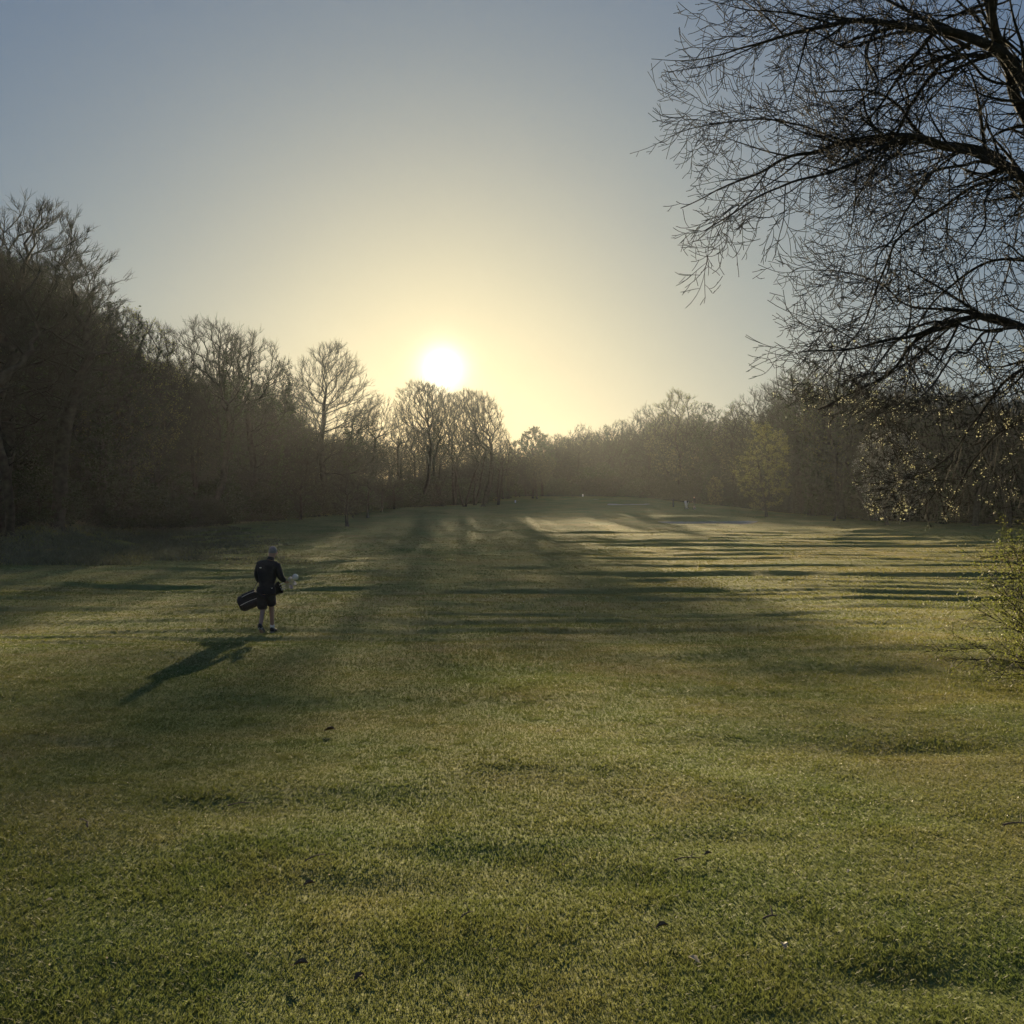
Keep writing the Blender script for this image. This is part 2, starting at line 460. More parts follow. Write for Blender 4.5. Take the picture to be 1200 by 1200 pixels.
def merge(parts):
    Vs, Qs, off = [], [], 0
    for V, Q in parts:
        if len(V) == 0: continue
        Vs.append(V); Qs.append(Q + off); off += len(V)
    return np.concatenate(Vs), np.concatenate(Qs)

def rand_unit(rg, n):
    v = rg.normal(size=(n, 3)); return v / np.linalg.norm(v, axis=1, keepdims=True)

def make_tree(seed, H, prof, n=900, stems=1, trunk_r=0.3, base=0.22, alpha=0.35, twigs=5, twig_len=0.8, twig_r=0.012,
              leader=0.62, leaf=None, leaf_n=0, leaf_size=0.09, ivy=0, lean=0.0, spread=0.0, up=0.35):
    """prof: list of (height fraction, crown radius m). Returns (trunk mesh, crown mesh, leaf mesh or None)"""
    rg = np.random.default_rng(seed)
    hs = np.array([p[0] for p in prof]) * H; rs = np.array([p[1] for p in prof])
    nodes, par = [], []
    # stems
    for s in range(stems):
        ang = rg.uniform(0, 6.28); off = spread * (s > 0 or stems > 1)
        p = np.array([0.0, 0.0, -0.3]); prev = -1
        top = H * (leader if stems == 1 else rg.uniform(0.35, 0.6))
        dirn = np.array([math.cos(ang) * off * 0.34 + lean, math.sin(ang) * off * 0.34, 1.0])
        step = 0.5
        while p[2] < top:
            nodes.append(p.copy()); par.append(prev); prev = len(nodes) - 1
            dirn = dirn + rg.normal(size=3) * np.array([0.055, 0.055, 0]); dirn[:2] *= 0.97
            p = p + dirn / np.linalg.norm(dirn) * step
    pl = [0.0] * len(nodes)
    for i in range(len(nodes)):
        if par[i] >= 0: pl[i] = pl[par[i]] + 0.25 * np.linalg.norm(nodes[i] - nodes[par[i]])
    # attractors in the crown
    pts = []
    lump = [(rand_unit(rg, 1)[0], rg.uniform(0.75, 1.15)) for _ in range(9)]
    while len(pts) < n:
        z = rg.uniform(hs[0], H)
        R = np.interp(z, hs, rs)
        if rg.uniform(0, rs.max()) > R + 0.15 * rs.max(): continue
        a = rg.uniform(0, 2 * math.pi); rr = R * rg.uniform(0, 1) ** 0.48
        v = np.array([math.cos(a), math.sin(a), (z / H - .6) * 2]); v /= np.linalg.norm(v)
        f = 1.0
        for d_, s_ in lump:
            c_ = float(v @ d_)
            if c_ > 0.6: f *= 1 + (s_ - 1) * (c_ - 0.6) / 0.4
        pts.append((math.cos(a) * rr * f, math.sin(a) * rr * f, z + rg.normal() * 0.15))
    pts = np.array(pts)
    pts[:, 0] += lean * pts[:, 2]
    ctr = np.array([0, 0, H * base])
    pts = pts[np.argsort(np.linalg.norm(pts - ctr, axis=1))]
    cap = len(nodes) + n * 8
    NP = np.zeros((cap, 3)); PLn = np.zeros(cap); NP[:len(nodes)] = nodes; PLn[:len(nodes)] = pl
    cnt = len(nodes); par = par + [-1] * (cap - len(par))
    okst = (NP[:cnt, 2] > H * base)
    PLn[:cnt][~okst] += 100
    for p in pts:
        dv = p - NP[:cnt]; L_ = np.sqrt((dv * dv).sum(1))
        cost = L_ + alpha * PLn[:cnt] + np.maximum(0, NP[:cnt, 2] - p[2]) * 0.5 + np.abs(dv[:, 2] / np.maximum(L_, .01) - up) * 0.25 * L_
        j = int(np.argmin(cost)); L = float(L_[j])
        m_ = max(1, min(7, int(L / 0.8)))
        prev = j
        for q in range(1, m_ + 1):
            t = q / m_
            NP[cnt] = NP[j] + (p - NP[j]) * t
            NP[cnt, 2] -= 0.10 * L * math.sin(math.pi * t) * (1 if L > 1 else 0)
            if q < m_: NP[cnt] += rg.normal(size=3) * 0.05 * min(L, 2)
            PLn[cnt] = PLn[j] + L * t; par[cnt] = prev; prev = cnt; cnt += 1
    NP = NP[:cnt]; par = np.array(par[:cnt])
    nst = len(nodes)
    # smoothing
    for _ in range(2):
        acc = np.zeros_like(NP); c = np.zeros(cnt)
        idx = np.arange(cnt)[par >= 0]
        np.add.at(acc, par[idx], NP[idx]); np.add.at(c, par[idx], 1)
        ok = (par >= 0) & (c > 0)
        new = NP.copy()
        new[ok] = 0.5 * NP[ok] + 0.25 * NP[par[ok]] + 0.25 * acc[ok] / c[ok][:, None]
        new[:nst] = NP[:nst]
        NP = new
    nch = np.zeros(cnt); np.add.at(nch, par[par >= 0], 1)
    area = np.where(nch == 0, 1.0, 0.0)
    for i in range(cnt - 1, -1, -1):
        if par[i] >= 0: area[par[i]] += area[i]
    rt = 0.016
    rad = rt * np.maximum(area, 1) ** 0.5
    mx = rad[:nst].max()
    rad = rt + (rad - rt) * (trunk_r - rt) / (mx - rt) * 1.0
    # taper flare at the base
    low = NP[:, 2] < 0.6
    rad = np.where(low & (np.arange(cnt) < nst), rad * 1.25, rad)
    e = np.arange(cnt)[par >= 0]
    P0, P1 = NP[par[e]], NP[e]
    R1 = rad[e]; R0 = np.minimum(rad[par[e]], R1 * 1.35)
    R0 = np.where(e < nst, rad[par[e]], R0)
    thick = R1 > min(0.10, trunk_r * 0.5); mid = (~thick) & (R1 > 0.035)
    tv = [tube_edges(P0[thick], P1[thick], R0[thick], R1[thick], 8)]
    cv = [tube_edges(P0[mid], P1[mid], R0[mid], R1[mid], 4), tube_edges(P0[~thick & ~mid], P1[~thick & ~mid], R0[~thick & ~mid], R1[~thick & ~mid], 3)]
    # twigs
    tips = np.arange(cnt)[(rad < 0.045) & (np.arange(cnt) >= nst)]
    src = np.repeat(tips, twigs)
    S = NP[src] + rg.normal(size=(len(src), 3)) * 0.05
    pd = NP[src] - NP[np.maximum(par[src], 0)]; pd /= np.maximum(np.linalg.norm(pd, axis=1, keepdims=True), 1e-6)
    out = NP[src] - np.array([0, 0, H * 0.45]); out /= np.linalg.norm(out, axis=1, keepdims=True)
    dr = pd * 0.9 + out * 0.5 + rand_unit(rg, len(src)) * 0.62; dr[:, 2] += 0.12
    dr /= np.linalg.norm(dr, axis=1, keepdims=True)
    ln = twig_len * rg.uniform(0.35, 1.15, len(src))
    m1 = S + dr * (ln * 0.5)[:, None]
    d2 = dr + rand_unit(rg, len(src)) * 0.35; d2[:, 2] += 0.15
    m2 = m1 + d2 * (ln * 0.5)[:, None]
    tr = np.full(len(src), twig_r)
    cv.append(tube_edges(S, m1, tr, tr * 0.85, 3)); cv.append(tube_edges(m1, m2, tr * 0.85, tr * 0.35, 3))
    # side twiglets
    for _q in range(2):
      d3 = dr + rand_unit(rg, len(src)) * 0.8
      b3 = m1 if _q else (S + m1) / 2
      cv.append(tube_edges(b3, b3 + d3 * (ln * 0.38)[:, None], tr * 0.7, tr * 0.35, 3))
    tm = npmesh('trunk', *(lambda a: (a[0], [a[1]]))(merge(tv)), M['bark'], smooth=True)
    cm = npmesh('crown', *(lambda a: (a[0], [a[1]]))(merge(cv)), M['twig'])
    lm = None
    Ls = []
    if leaf_n:
        q = rg.integers(0, len(src), leaf_n)
        C = m1[q] + (m2[q] - m1[q]) * rg.uniform(0, 1, leaf_n)[:, None] + rg.normal(size=(leaf_n, 3)) * 0.08
        Ls.append(leaf_quads(C, leaf_size, rg))
    if ivy:
        cand = np.arange(cnt)[(rad > 0.05)]
        q = rg.choice(cand, ivy)
        q0 = np.maximum(par[q], 0); t = rg.uniform(0, 1, ivy)[:, None]
        C = NP[q] * t + NP[q0] * (1 - t) + rand_unit(rg, ivy) * (rad[q] + rg.uniform(0, 0.55, ivy))[:, None]
        Ls.append(leaf_quads(C, leaf_size * 1.2, rg))
    if Ls:
        a = merge(Ls); lm = npmesh('leaves', a[0], [a[1]], leaf or M['ivy'])
    return tm, cm, lm, H

DOME = [(0.20, 0.8), (0.32, 3.2), (0.5, 5.0), (0.68, 5.2), (0.85, 3.9), (0.95, 2.2), (1.0, 0.6)]
BELL = [(0.16, 1.4), (0.28, 4.4), (0.45, 5.2), (0.65, 4.7), (0.82, 3.6), (0.94, 2.0), (1.0, 0.7)]
VASE = [(0.20, 0.7), (0.35, 2.2), (0.55, 3.6), (0.75, 4.4), (0.9, 3.8), (0.97, 2.4), (1.0, 1.0)]
NARROW = [(0.18, 0.6), (0.35, 1.8), (0.6, 2.6), (0.85, 2.2), (0.95, 1.3), (1.0, 0.5)]
TALL = [(0.25, 0.8), (0.4, 3.0), (0.6, 4.4), (0.8, 4.4), (0.92, 2.8), (1.0, 0.8)]
SHRUB = [(0.02, 1.8), (0.2, 2.9), (0.5, 3.0), (0.8, 2.1), (1.0, 0.6)]
SMALL = [(0.22, 0.5), (0.4, 1.3), (0.65, 1.6), (0.85, 1.1), (1.0, 0.2)]

T = {}
T['dome1'] = make_tree(1, 18, DOME, 800, stems=1, trunk_r=0.34, twigs=4)
T['dome2'] = make_tree(2, 18, DOME, 760, stems=2, spread=0.8, trunk_r=0.28, twigs=4)
T['bell'] = make_tree(3, 18, BELL, 1500, stems=1, trunk_r=0.30, twigs=4, alpha=0.40, up=0.78, twig_r=0.010, leader=0.66)
T['vase1'] = make_tree(4, 18, VASE, 800, stems=3, spread=1.1, trunk_r=0.26, twigs=4)
T['vase2'] = make_tree(5, 18, VASE, 800, stems=4, spread=1.3, trunk_r=0.22, twigs=4)
T['narrow'] = make_tree(6, 18, NARROW, 520, stems=2, spread=0.6, trunk_r=0.22, twigs=4, up=0.7)
T['tall1'] = make_tree(7, 20, TALL, 950, stems=1, trunk_r=0.42, twigs=5, twig_len=0.7)
T['tall2'] = make_tree(8, 20, TALL, 850, stems=2, spread=1.2, trunk_r=0.36, twigs=5, twig_len=0.7, lean=0.06)
T['ivy1'] = make_tree(9, 18, DOME, 650, stems=1, trunk_r=0.36, twigs=4, leaf=M['ivy'], leaf_n=3500, ivy=9000, leaf_size=0.11)
T['ivy2'] = make_tree(10, 18, TALL, 600, stems=2, spread=0.9, trunk_r=0.32, twigs=4, leaf=M['ivy'], leaf_n=1500, ivy=8000, leaf_size=0.11)
T['bud'] = make_tree(11, 18, DOME, 700, stems=2, spread=0.8, trunk_r=0.32, twigs=5, leaf=M['bud'], leaf_n=9000, leaf_size=0.06)
T['bud2'] = make_tree(12, 18, TALL, 700, stems=1, trunk_r=0.34, twigs=5, leaf=M['bud'], leaf_n=7000, leaf_size=0.06)
T['dense'] = make_tree(13, 12, [(0.1, 1.2), (0.3, 3.2), (0.55, 3.8), (0.8, 2.8), (1, .4)], 420, trunk_r=0.26, twigs=4, leaf=M['ivy'], leaf_n=20000, leaf_size=0.085)
T['shrub1'] = make_tree(14, 5, SHRUB, 260, stems=5, spread=2.5, trunk_r=0.09, twigs=6, twig_len=0.7, base=0.02, leaf=M['bramble'], leaf_n=6500, leaf_size=0.11)
T['shrub2'] = make_tree(15, 5, SHRUB, 300, stems=6, spread=3.0, trunk_r=0.08, twigs=8, twig_len=0.8, base=0.02, leaf=M['bramble'], leaf_n=3500, leaf_size=0.10)
T['shrub3'] = make_tree(16, 5, SHRUB, 240, stems=4, spread=2.0, trunk_r=0.10, twigs=6, twig_len=0.7, base=0.02, leaf=M['ivy'], leaf_n=9000, leaf_size=0.12)
T['small_green'] = make_tree(17, 10, [(0.12, 1.2), (0.3, 2.4), (0.5, 2.7), (0.75, 2.3), (1, 1.0)], 260, trunk_r=0.13, twigs=4, twig_len=0.5, leaf=M['bud'], leaf_n=9000, leaf_size=0.06)
T['blossom'] = make_tree(18, 8, [(0.12, 1.5), (0.35, 3.6), (0.6, 4.0), (0.85, 2.6), (1, .6)], 420, stems=2, spread=1.0, trunk_r=0.16, twigs=5, twig_len=0.6, leaf=M['blossom'], leaf_n=7000, leaf_size=0.05)
T['sapling'] = make_tree(19, 5, SMALL, 110, trunk_r=0.15, twigs=4, twig_len=0.45, base=0.3)
T['leaner'] = make_tree(20, 9, [(0.45, 0.5), (0.6, 1.5), (0.8, 1.8), (1, .4)], 140, trunk_r=0.14, twigs=4, base=0.4, lean=0.28)

def plant(kind, x, y, top_z=None, height=None, wscale=1.0, rz=None, name='bare_tree', label='', cat='tree', group=None, sink=0.15):
    tm, cm, lm, H = T[kind]
    z0 = gz(x, y) - sink
    s = ((top_z - z0) if top_z is not None else height) / H
    o = empty(name, (x, y, z0), random.uniform(0, 6.28) if rz is None else rz)
    w = s * wscale * (1.22 if H > 9 else 1.0)
    for nm, me in (('trunk', tm), ('crown', cm), ('leaves', lm)):
        if me is None: continue
        c = mobj(nm, me, o); c.scale = (w, w, s)
    tag(o, label, cat, group)
    return o

def plant_px(kind, px, top, D, **kw):
    p = at(px, top, D)
    return plant(kind, p.x, D, top_z=p.z, **kw)

# --- trees of the left wood that can be told apart
LEFT = [
 ('tall2', 18, 238, 62, 1.0, 0.3, 'tallest bare tree at the left edge, spreading wide above the wood'),
 ('tall1', 72, 292, 66, 0.95, 1.0, 'bare tree with fine twigs reaching right, beside the tallest left tree'),
 ('tall1', -45, 270, 60, 1.0, 2.0, 'bare tree cut by the left edge of the picture'),
 ('ivy1', 118, 352, 74, 0.95, 0.2, 'dark dense tree with a rounded top stepping down from the tall left trees'),
 ('bud', 150, 368, 80, 0.85, 1.4, 'greenish budding tree on the falling shoulder of the left wood'),
 ('dome2', 184, 380, 88, 0.62, 2.2, 'small crowned bare tree just left of the twin trunked tree'),
 ('vase1', 240, 380, 98, 0.95, 0.5, 'bare tree with forked twin trunks and a flat fan of twigs'),
 ('ivy2', 268, 398, 100, 0.7, 2.9, 'ivy covered trunk beside the fan shaped twin trunked tree'),
 ('dome1', 298, 392, 108, 0.85, 1.1, 'bare round headed tree left of the lone bell shaped tree'),
 ('ivy1', 327, 428, 112, 0.62, 4.0, 'lower ivy clad tree in the gap before the bell shaped tree'),
 ('bell', 389, 404, 132, 1.0, 0.0, 'symmetrical bell shaped bare tree standing clear left of the sun'),
 ('dome2', 352, 462, 128, 0.7, 0.9, 'low bare tree at the left foot of the bell shaped tree'),
 ('dome1', 442, 464, 150, 0.80, 2.5, 'low twiggy tree between the bell shaped tree and the sunlit clump'),
 ('ivy2', 418, 480, 148, 0.8, 5.0, 'dark low tree just right of the bell shaped tree'),
]
CENTRE = [
 ('vase1', 490, 449, 158, 0.85, 0.0, 'bare fan shaped tree directly under the left side of the sun'),
 ('narrow', 520, 460, 163, 1.05, 1.0, 'upright bare tree directly below the setting sun'),
 ('vase2', 545, 458, 158, 0.62, 2.0, 'many stemmed bare tree below the right side of the sun'),
 ('narrow', 566, 462, 160, 1.15, 3.3, 'upright bare tree at the right end of the sunlit clump'),
 ('dome2', 584, 496, 172, 0.62, 0.8, 'low rounded bare tree stepping down right of the sunlit clump'),
 ('dome1', 470, 478, 166, 0.7, 1.8, 'twiggy lower tree filling the left end of the sunlit clump'),
 ('vase1', 506, 452, 166, 0.8, 4.4, 'bare tree with several stems just left of the upright one below the sun'),
 ('dome2', 533, 462, 168, 0.8, 5.2, 'bare tree between the upright tree and the many stemmed tree below the sun'),
 ('vase2', 556, 460, 170, 0.7, 0.7, 'bare tree behind the two upright trees right of the sun'),
]
FAR = [
 ('dense', 626, 505, 222, 1.0, 0.0, 'dark dense tree first right of the low gap in the skyline'),
 ('vase1', 652, 510, 224, 0.9, 1.0, 'open branched far tree with low sunlight between its limbs'),
 ('dome1', 681, 499, 226, 0.95, 2.0, 'round pale topped far tree in the middle of the far wood'),
 ('dome2', 706, 510, 226, 0.8, 3.0, 'small far tree between two rounder ones in the far wood'),
 ('vase2', 728, 494, 227, 0.85, 4.0, 'leaning branched bare tree left of the taller far trees'),
 ('dome1', 757, 477, 222, 0.85, 5.0, 'pale domed bare tree left of the dark budding tree'),
 ('bud', 792, 459, 212, 0.88, 0.4, 'dark full crowned tree making the first peak of the right wood'),
 ('ivy1', 828, 476, 196, 0.85, 1.4, 'broad dark tree above the distant golfer'),
 ('bud2', 862, 474, 176, 0.8, 2.4, 'dense dark tree just right of the distant golfer'),
]
RIGHT = [
 ('dome2', 895, 452, 154, 0.9, 0.0, 'bare tree rising behind the small budding yellow tree'),
 ('tall1', 925, 436, 142, 0.9, 1.0, 'tall bare tree on the rise of the right wood'),
 ('ivy1', 948, 428, 130, 0.85, 2.0, 'thick pale trunked tree behind the field at the right wood edge'),
 ('bud2', 985, 432, 122, 0.95, 3.0, 'bare tree behind the leaning slim trunk'),
 ('tall2', 1022, 442, 112, 0.85, 4.0, 'bare tree left above the grey blossom tree'),
 ('dome1', 1060, 448, 106, 0.9, 5.0, 'bare tree right above the grey blossom tree'),
 ('ivy2', 1100, 452, 101, 0.9, 0.5, 'dark tree seen through the drooping leafy twigs'),
 ('tall1', 1140, 450, 96, 0.85, 1.5, 'bare tree above the left tip of the bush at the right edge'),
 ('dome2', 1180, 455, 93, 0.9, 2.5, 'bare tree behind the bush at the right edge'),
 ('ivy1', 1225, 450, 88, 0.9, 3.5, 'dark tree cut by the right edge of the picture'),
]
for rows, grp in ((LEFT, 'trees at the front of the left wood'), (CENTRE, 'clump of bare trees under the sun'),
                  (FAR, 'trees along the far end of the field'), (RIGHT, 'trees at the front of the right wood')):
    for kind, px, top, D, ws, rz, lab in rows:
        nm = 'ivy_clad_tree' if kind.startswith('ivy') else 'budding_tree' if kind.startswith('bud') else 'dense_tree' if kind == 'dense' else 'bare_tree'
        plant_px(kind, px, top, D, wscale=ws, rz=rz, name=nm, label=lab, group=grp)

# --- rows behind, which nothing tells apart
def skyline(px):
    xs = [-120, 0, 60, 125, 160, 200, 230, 300, 345, 365, 390, 420, 450, 480, 560, 590, 605, 640, 700, 755, 790, 830, 870, 905, 950, 1010, 1200, 1300]
    ys = [300, 300, 320, 400, 410, 425, 430, 440, 465, 490, 490, 500, 500, 500, 500, 515, 532, 514, 510, 496, 490, 495, 495, 470, 455, 455, 462, 465]
    return float(np.interp(px, xs, ys))
def behind(n, px0, px1, dfun, kinds, label, group, name='bare_tree', ws=1.0, lift=0):
    for i in range(n):
        px = px0 + (px1 - px0) * (i + random.uniform(0.15, 0.85)) / n
        D = dfun(px) + random.uniform(-4, 6)
        plant_px(random.choice(kinds), px, skyline(px) + lift + random.uniform(-8, 14), D, wscale=ws * random.uniform(.85, 1.1), name=name, label=label, group=group)
fl = lambda px: float(np.interp(px, [-120, 0, 100, 240, 330, 480, 620, 800, 870, 950, 1060, 1300], [62, 72, 82, 112, 124, 168, 230, 226, 190, 142, 116, 92]))
behind(22, -110, 235, fl, ['dome1', 'dome2', 'ivy1', 'ivy2', 'tall1', 'bud2'], 'tree massed deep in the left wood behind its front row', 'trees deep in the left wood')
behind(20, -100, 320, lambda p: fl(p) + 10, ['dome1', 'dome2', 'ivy1', 'ivy2'], 'tree massed deep in the left wood behind its front row', 'trees deep in the left wood', lift=8)
behind(20, 330, 600, lambda p: fl(p) + 6, ['dome1', 'dome2', 'vase1', 'narrow'], 'low tree filling in behind the sunlit clump', 'trees behind the sunlit clump', lift=8)
behind(30, 600, 860, lambda p: fl(p) + 8, ['dome1', 'dome2', 'bud2', 'ivy1', 'ivy2'], 'tree massed behind the far end of the field', 'trees behind the far end of the field')
behind(20, 860, 1290, fl, ['dome1', 'dome2', 'ivy1', 'ivy2', 'tall1', 'bud2'], 'tree massed deep in the right wood behind its front row', 'trees deep in the right wood')
behind(22, 880, 1300, lambda p: fl(p) + 12, ['dome1', 'dome2', 'ivy1', 'tall2'], 'tree massed deep in the right wood behind its front row', 'trees deep in the right wood', lift=8)

behind(18, 600, 800, lambda p: fl(p) + 18, ['dome1', 'ivy2', 'ivy1'], 'tree massed behind the far end of the field', 'trees behind the far end of the field', lift=6)
behind(6, 215, 285, lambda p: fl(p) + 6, ['ivy2', 'ivy1', 'bud2'], 'tree massed deep in the left wood behind its front row', 'trees deep in the left wood', lift=40)
behind(13, 300, 470, lambda p: fl(p) + 12, ['ivy2', 'bud2', 'dome1', 'bud'], 'low tree filling in behind the sunlit clump', 'trees behind the sunlit clump', lift=26)
behind(5, 470, 600, lambda p: fl(p) + 10, ['ivy2', 'bud2', 'dome1'], 'low tree filling in behind the sunlit clump', 'trees behind the sunlit clump', lift=26)
behind(8, 585, 640, lambda p: 200, ['ivy2', 'dome1', 'bud2'], 'tree massed behind the far end of the field', 'trees behind the far end of the field', lift=2)
# --- undergrowth: dark thicket shrubs at the foot of the woods
def thickets(n, px0, px1, dfun, h0, h1, label, group, kinds=('shrub1', 'shrub2', 'shrub3')):
    for i in range(n):
        px = px0 + (px1 - px0) * (i + random.uniform(0.1, 0.9)) / n
        D = dfun(px) + random.uniform(-2, 3)
        h = random.uniform(h0, h1)
        p = at(px, 600, D)
        plant(random.choice(kinds), p.x, D, height=h, wscale=random.uniform(1.0, 1.5), name='thicket_shrub', label=label, cat='shrub', group=group)
fe = lambda px: float(np.interp(px, [-120, 0, 100, 240, 330, 400, 480, 620, 700, 800, 850, 870, 900, 950, 1060, 1300], [58, 64, 72, 96, 112, 126, 150, 214, 218, 206, 190, 172, 148, 128, 104, 82]))
thickets(26, -90, 300, fe, 2.6, 4.2, 'dark thicket shrub at the foot of the left wood', 'thicket along the left wood')
thickets(22, -90, 330, lambda p: fe(p) + 7, 3.6, 5.4, 'dark thicket shrub at the foot of the left wood', 'thicket along the left wood')
thickets(15, 300, 520, fe, 2.0, 3.4, 'dark thicket shrub below the bell shaped tree and the sun', 'thicket below the sun')
thickets(15, 310, 610, lambda p: fe(p) + 8, 3.6, 5.0, 'dark thicket shrub below the bell shaped tree and the sun', 'thicket below the sun')
thickets(22, 500, 860, lambda p: fe(p), 2.6, 5.0, 'dark thicket shrub along the far end of the field', 'thicket along the far end')
thickets(24, 500, 870, lambda p: fe(p) + 9, 5.0, 8.0, 'dark thicket shrub along the far end of the field', 'thicket along the far end')
thickets(22, 870, 1290, lambda p: fe(p) + 9, 2.6, 4.5, 'dark thicket shrub at the foot of the right wood', 'thicket along the right wood')
thickets(22, 870, 1290, lambda p: fe(p) + 17, 5.0, 8, 'dark thicket shrub at the foot of the right wood', 'thicket along the right wood')

thickets(9, 190, 300, lambda p: fe(p) + 15, 4.5, 6.5, 'dark thicket shrub at the foot of the left wood', 'thicket along the left wood')
# --- single small trees in front of the woods
plant_px('small_green', 897, 500, 122, wscale=1.05, rz=0.3, name='budding_tree', label='small budding yellow green tree standing alone before the right wood')
plant_px('small_green', 838, 560, 168, wscale=0.9, rz=1.3, name='budding_tree', label='tiny yellow green sapling beside the distant golfer')
plant_px('blossom', 1040, 508, 99, wscale=0.95, rz=0.3, name='blossom_tree', label='grey white blossoming tree at the edge of the right wood')
plant_px('leaner', 975, 520, 112, wscale=1.0, rz=0.2, name='bare_tree', label='slim leaning pale trunk left of the grey blossom tree')
SAP = [(320, 602, 'leftmost of the row of young trees planted left of centre'),
       (352, 609, 'thin young tree second in the row left of centre'),
       (371, 600, 'young tree standing further back in the row, under the bell shaped tree'),
       (407, 617, 'young tree nearest the camera in the row, with the thickest trunk'),
       (431, 607, 'slender young tree just right of the thickest young trunk'),
       (447, 600, 'second of the three slender young trees at the right end of the row'),
       (462, 597, 'rightmost young tree of the row, slightly leaning')]
for k, (px, by, lab) in enumerate(SAP):
    # find the distance where the ground shows at row by
    Ds = np.linspace(60, 150, 400); best = None
    xs_ = np.array([at(px, by, q).x for q in Ds]); zs_ = np.array([at(px, by, q).z for q in Ds])
    g = ground(xs_, Ds) - zs_
    j = np.argmax(g > 0); D = float(Ds[j]) if g.max() > 0 else 105.0
    p = at(px, by, D)
    plant('sapling', p.x, D, height=5.2 + 0.5 * math.sin(k * 2.1), wscale=1.0, rz=k * 1.3, name='young_tree', label=lab, group='row of young trees left of centre')

# ------------------------------------------------------------------ the near overhanging tree
DT = 13.0
TREE = empty('overhanging_tree', (0, 0, 0))
trunk_base = at(1372, 700, DT); tz = gz(trunk_base.x, DT)
TREE.location = (trunk_base.x, DT, tz - 0.2)
tag(TREE, 'big near tree whose bare twigs arch in from the top right corner', 'tree')
ORG = np.array(TREE.location)

def poly_px(pts, depth0=0.0, depth1=0.0):
    n = len(pts); res = []
    for i, (px, py, *_) in enumerate(pts):
        dd = DT + depth0 + (depth1 - depth0) * i / (n - 1)
        v = at(px, py, DT)
        # keep the shape of the limb in the tree's own plane, then lay it towards or away
        res.append((v.x, dd, v.z))
    return np.array(res)

def resample(P, step):
    seg = np.linalg.norm(np.diff(P, axis=0), axis=1); s = np.concatenate([[0], np.cumsum(seg)])
    n = max(2, int(s[-1] / step) + 1); t = np.linspace(0, s[-1], n)
    Q = np.stack([np.interp(t, s, P[:, k]) for k in range(3)], 1)
    for _ in range(3):
        Q[1:-1] = 0.5 * Q[1:-1] + 0.25 * (Q[:-2] + Q[2:])
    return Q

def loft(P, R, sides=10, wob=0.0, rg=None):
    """continuous tube along P with radii R, parallel transported"""
    P = np.asarray(P, float); n = len(P)
    Tn = np.gradient(P, axis=0); Tn /= np.maximum(np.linalg.norm(Tn, axis=1, keepdims=True), 1e-9)
    a = np.cross(Tn[0], [0, 0, 1.0] if abs(Tn[0][2]) < .9 else [1.0, 0, 0]); a /= np.linalg.norm(a)
    V = []
    th = np.arange(sides) * 2 * math.pi / sides
    for i in range(n):
        a = a - Tn[i] * (a @ Tn[i]); a /= np.linalg.norm(a); b = np.cross(Tn[i], a)
        rr = R[i] * (1 + (wob * rg.normal(size=sides) if rg is not None else 0))
        V.append(P[i] + (np.outer(np.cos(th) * rr, a) + np.outer(np.sin(th) * rr, b)))
    V = np.concatenate(V)
    Q = []
    for i in range(n - 1):
        for k in range(sides):
            k2 = (k + 1) % sides
            Q.append((i * sides + k, i * sides + k2, (i + 1) * sides + k2, (i + 1) * sides + k))
    return V, np.array(Q)

rt = np.random.default_rng(77)
